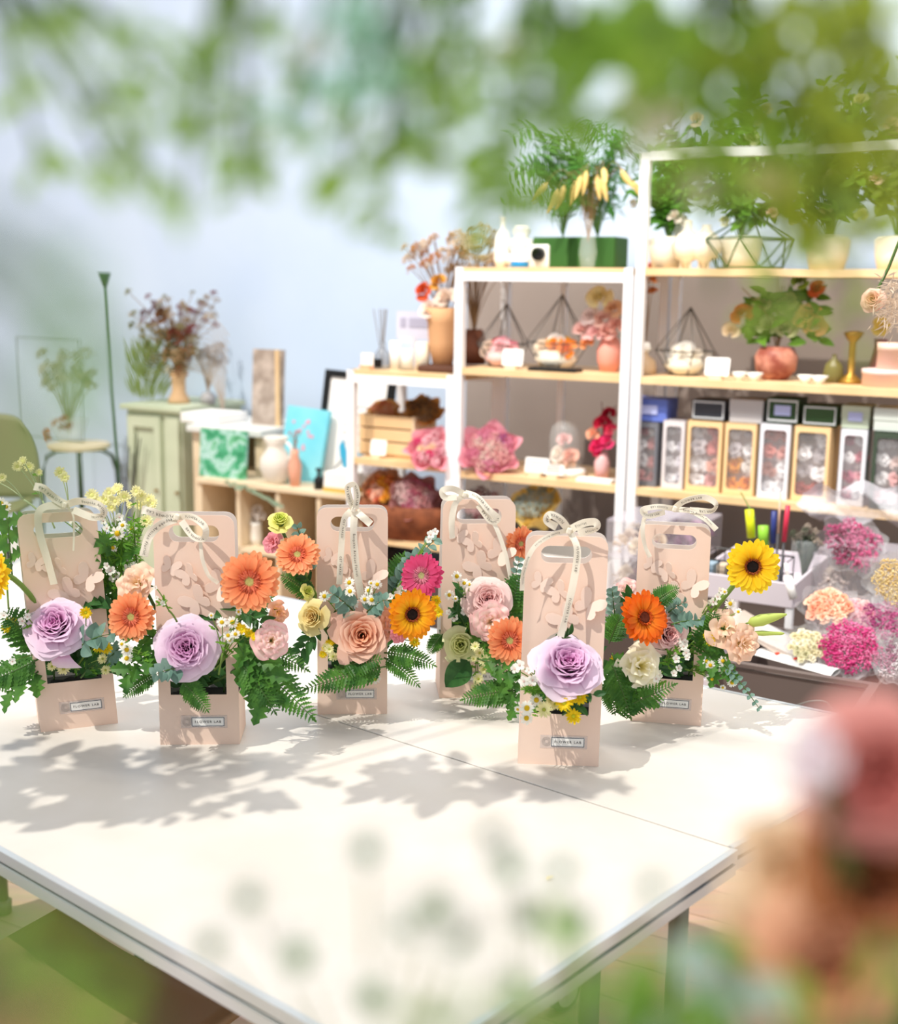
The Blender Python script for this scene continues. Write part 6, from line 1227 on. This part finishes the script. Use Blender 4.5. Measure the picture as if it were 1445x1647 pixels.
near_branch('green branch with white blossoms crossing above the tall white post', [(1180, 300, 70, 9, .46), (1100, 270, 50, 4, .46), (1280, 380, 60, 4, .46), (1400, 390, 60, 5, .46), (1260, 480, 70, 5, .46), (1380, 520, 50, 3, .46), (1150, 470, 60, 3, .46), (1320, 250, 60, 14, .46)], 'B4D468', (1130, -120, .40), 8,
            flo=[(1025, 165, 42, .42, 'F6F3EC'), (1075, 195, 34, .42, 'F4F0EA'), (1030, 235, 26, .42, 'F2F2EC'), (1240, 290, 34, .44, 'E6EAA8'), (820, 80, 36, .42, 'F0EDE4'), (500, 75, 34, .42, 'EEF4F2'), (640, 150, 32, .42, 'EDF3F0'), (1120, 300, 24, .44, 'F2EEE4'), (1440, 170, 28, .5, 'F8F0E0'), (1442, 250, 20, .5, 'F4DCC4')])
near_branch('very close faint green sprig hazing the left of the wall', [(110, 450, 60, 3, .15), (150, 560, 60, 4, .15), (90, 650, 60, 4, .15), (240, 610, 50, 3, .16), (20, 760, 50, 3, .15), (90, 850, 30, 2, .15)], '8CC070', (-300, 500, .15), 9, leafsize=.0065, wr=.5)
near_branch('very close bright green sprig at the bottom left corner', [(15, 1490, 50, 4, .15), (130, 1620, 70, 5, .15), (240, 1650, 50, 2, .15), (180, 1540, 40, 1, .15)], '9CCB50', (-200, 1750, .15), 10, leafsize=.007, wr=.55)
near_branch('close green sprig at the bottom middle under the table corner', [(950, 1640, 50, 6, .22), (870, 1645, 40, 5, .22), (1020, 1600, 60, 8, .24), (1090, 1640, 60, 10, .24), (700, 1660, 60, 3, .2), (930, 1560, 30, 2, .22)], '86B848', (950, 1850, .2), 11, leafsize=.012)
near_branch('close green leaves between the peach blooms at the lower right', [(1145, 1508, 20, 10, .29), (1290, 1640, 50, 3, .26), (1420, 1510, 50, 1, .26), (1380, 1650, 80, 3, .24), (1060, 1625, 50, 5, .26)], '8DB84A', (1300, 1900, .26), 12, leafsize=.013)
near_branch('pale teal leaves at the bottom right under the beige bloom', [(1150, 1590, 40, 7, .28), (1110, 1640, 50, 5, .28), (1185, 1560, 30, 4, .28)], 'C4DCD4', (1180, 1850, .28), 13, leafsize=.014, wr=.7)
# white daisies with grey green eyes close to the lens
pm, dm = small_meshes('cream')
wp_ = mat('near white petal', 'FBFBF7', .5, trans=.35); gd_ = mat('grey green eye', '6F8A62', .8)
def mkp(): b = MB(); ray_petals(b, 16, .2, 1, .42, 0, .12, 9, nv=3); return b.mesh('bloom', wp_)
def mkd(): return MB().lathe([(.36, 0), (.34, .14), (.2, .24), (.001, .26)], 12).mesh('disc', gd_)
t = thing('daisy_spray', 'spray of white daisies with grey green eyes, blurred over the near table', 'flower', at(600, 1800, .34), 'close daisy sprays over the table'); st = MB()
for (px, py, r_) in [(590, 1368, 46), (480, 1540, 60), (400, 1445, 44), (700, 1465, 60), (735, 1510, 62), (600, 1605, 60), (655, 1490, 50), (340, 1520, 40)]:
    p = at(px, py, .30); s_ = r_ / pxm(p); M = wm(t).inverted() @ TM(p, (R_.uniform(-.3, .3), -1, R_.uniform(.2, .7)), s_, R_.uniform(0, 6)); o = place_mesh('bloom', cached('nwp', mkp), t, M); place_mesh('disc', cached('nwd', mkd), o)
    st.tube(bez(at(600, 1800, .34), at((600 + px) / 2, 1700, .36), p, 8), .0008, 4)
st.build('stem', mat('pale near stem', 'C4D0B4'), t)
t = thing('daisy_spray', 'second spray of blurred white daisies, nearer the right table edge', 'flower', at(900, 1800, .34), 'close daisy sprays over the table'); st = MB()
for (px, py, r_) in [(820, 1395, 50), (905, 1400, 40), (830, 1585, 50), (850, 1480, 44), (1050, 1425, 34), (790, 1340, 30), (930, 1490, 40)]:
    p = at(px, py, .30); s_ = r_ / pxm(p); M = wm(t).inverted() @ TM(p, (R_.uniform(-.3, .3), -1, R_.uniform(.2, .7)), s_, R_.uniform(0, 6)); o = place_mesh('bloom', cached('nwp', mkp), t, M); place_mesh('disc', cached('nwd', mkd), o)
    st.tube(bez(at(900, 1800, .34), at((900 + px) / 2, 1700, .36), p, 8), .0008, 4)
st.build('stem', mat('pale near stem', 'C4D0B4'), t)
ROSE['coral'] = ([(0, 'B8504A'), (.5, 'D07870'), (1, 'E4A49C')], 'close blooms'); ROSE['lilac'] = ([(0, 'DCC8D4'), (1, 'EEE2E8')], 'close blooms'); ROSE['biscuit'] = ([(0, 'E8B884'), (.5, 'F2CDA4'), (1, 'F4DCBE')], 'close blooms'); ROSE['rust'] = ([(0, '8E4A2E'), (.5, 'A8643E'), (1, 'BC8056')], 'close blooms'); ROSE['salmon'] = ([(0, 'D08058'), (.5, 'E0A07C'), (1, 'E8B898')], 'close blooms')
G = 'large blurred blooms close to the lens at the lower right'
bloom('coral', 'garden', 1420, 1250, 125, .30, (-.2, -1, .3), 'large coral red rose, uppermost of the close blurred blooms', at(1500, 1800, .34), seed=40, group=G)
bloom('lilac', 'open', 1312, 1215, 60, .29, (-.4, -1, .3), 'pale lilac bloom left of the close coral rose', at(1500, 1800, .34), seed=41, group=G, name='lisianthus')
bloom('biscuit', 'open', 1262, 1400, 110, .33, (-.2, -1, .2), 'beige peach bloom below the lilac one, close and blurred', at(1400, 1850, .34), seed=42, group=G, name='lisianthus')
bloom('rust', 'garden', 1410, 1420, 120, .31, (-.1, -1, .1), 'rust brown rose behind the close peach blooms', at(1450, 1850, .36), seed=43, group=G)
bloom('salmon', 'garden', 1335, 1560, 125, .31, (0, -1, .2), 'salmon rose at the bottom right corner, close and blurred', at(1400, 1900, .32), seed=44, group=G)
bloom('biscuit', 'ruffle', 1205, 1470, 50, .34, (-.2, -1, .2), 'small beige bloom near the table edge, close and blurred', at(1350, 1850, .34), seed=45, group=G, name='carnation')
# leafy branches hanging by the window at the left, out of the frame, shading the table
def shade_branch(label, tx, ty, h, R1, n, ls, seed):
    p = T(tx, ty); c = p - SUN * (h / -SUN.z); r = random.Random(seed); t = thing('hanging_plant', label, 'plant', c, 'hanging plants by the window')
    st = MB(); lf = MB(); st.tube([c + V((0, 0, 1.2)), c + V((.02, 0, .4)), c], .003, 5)
    for i in range(n):
        e = c + V((r.gauss(0, R1), r.gauss(0, R1 * .5), r.gauss(0, R1 * .5))); leaf(lf, e, V((r.uniform(-1, 1), r.uniform(-1, 1), r.uniform(-.5, .5))), ls * r.uniform(.6, 1.3), .55, V((r.uniform(-.5, .5), r.uniform(-.5, .5), 1)), lobes=i % 2, n=6)
        if i % 2 == 0: st.tube(bez(c + V((0, 0, .1)), c.lerp(e, .5) + V((0, 0, .05)), e, 4), .0012, 4)
    st.build('stems', stemd, t); lf.build('leaves', leafg, t)
shade_branch('leafy plant hanging by the window, nearest the shelves', 860, 1262, 1.15, .055, 60, .05, 1)
shade_branch('leafy plant hanging by the window, next one', 690, 1262, 1.15, .05, 46, .06, 2)
shade_branch('leafy plant hanging by the window, third one', 420, 1232, 1.10, .06, 30, .05, 3)
shade_branch('leafy plant hanging by the window, broadest one', 110, 1265, 1.05, .11, 130, .07, 4)
shade_branch('leafy plant hanging by the window, nearest the camera', 250, 1300, 1.10, .05, 24, .05, 5)

b = MB(); pc = T(878, 1418); leaf(b, pc + Z * .002, V((.8, .5, .25)), .012, .5, V((0, 0, 1)), n=4); tag(b.build('fallen_petal', ypet), 'single tiny yellow petal lying on the near table', 'petal')
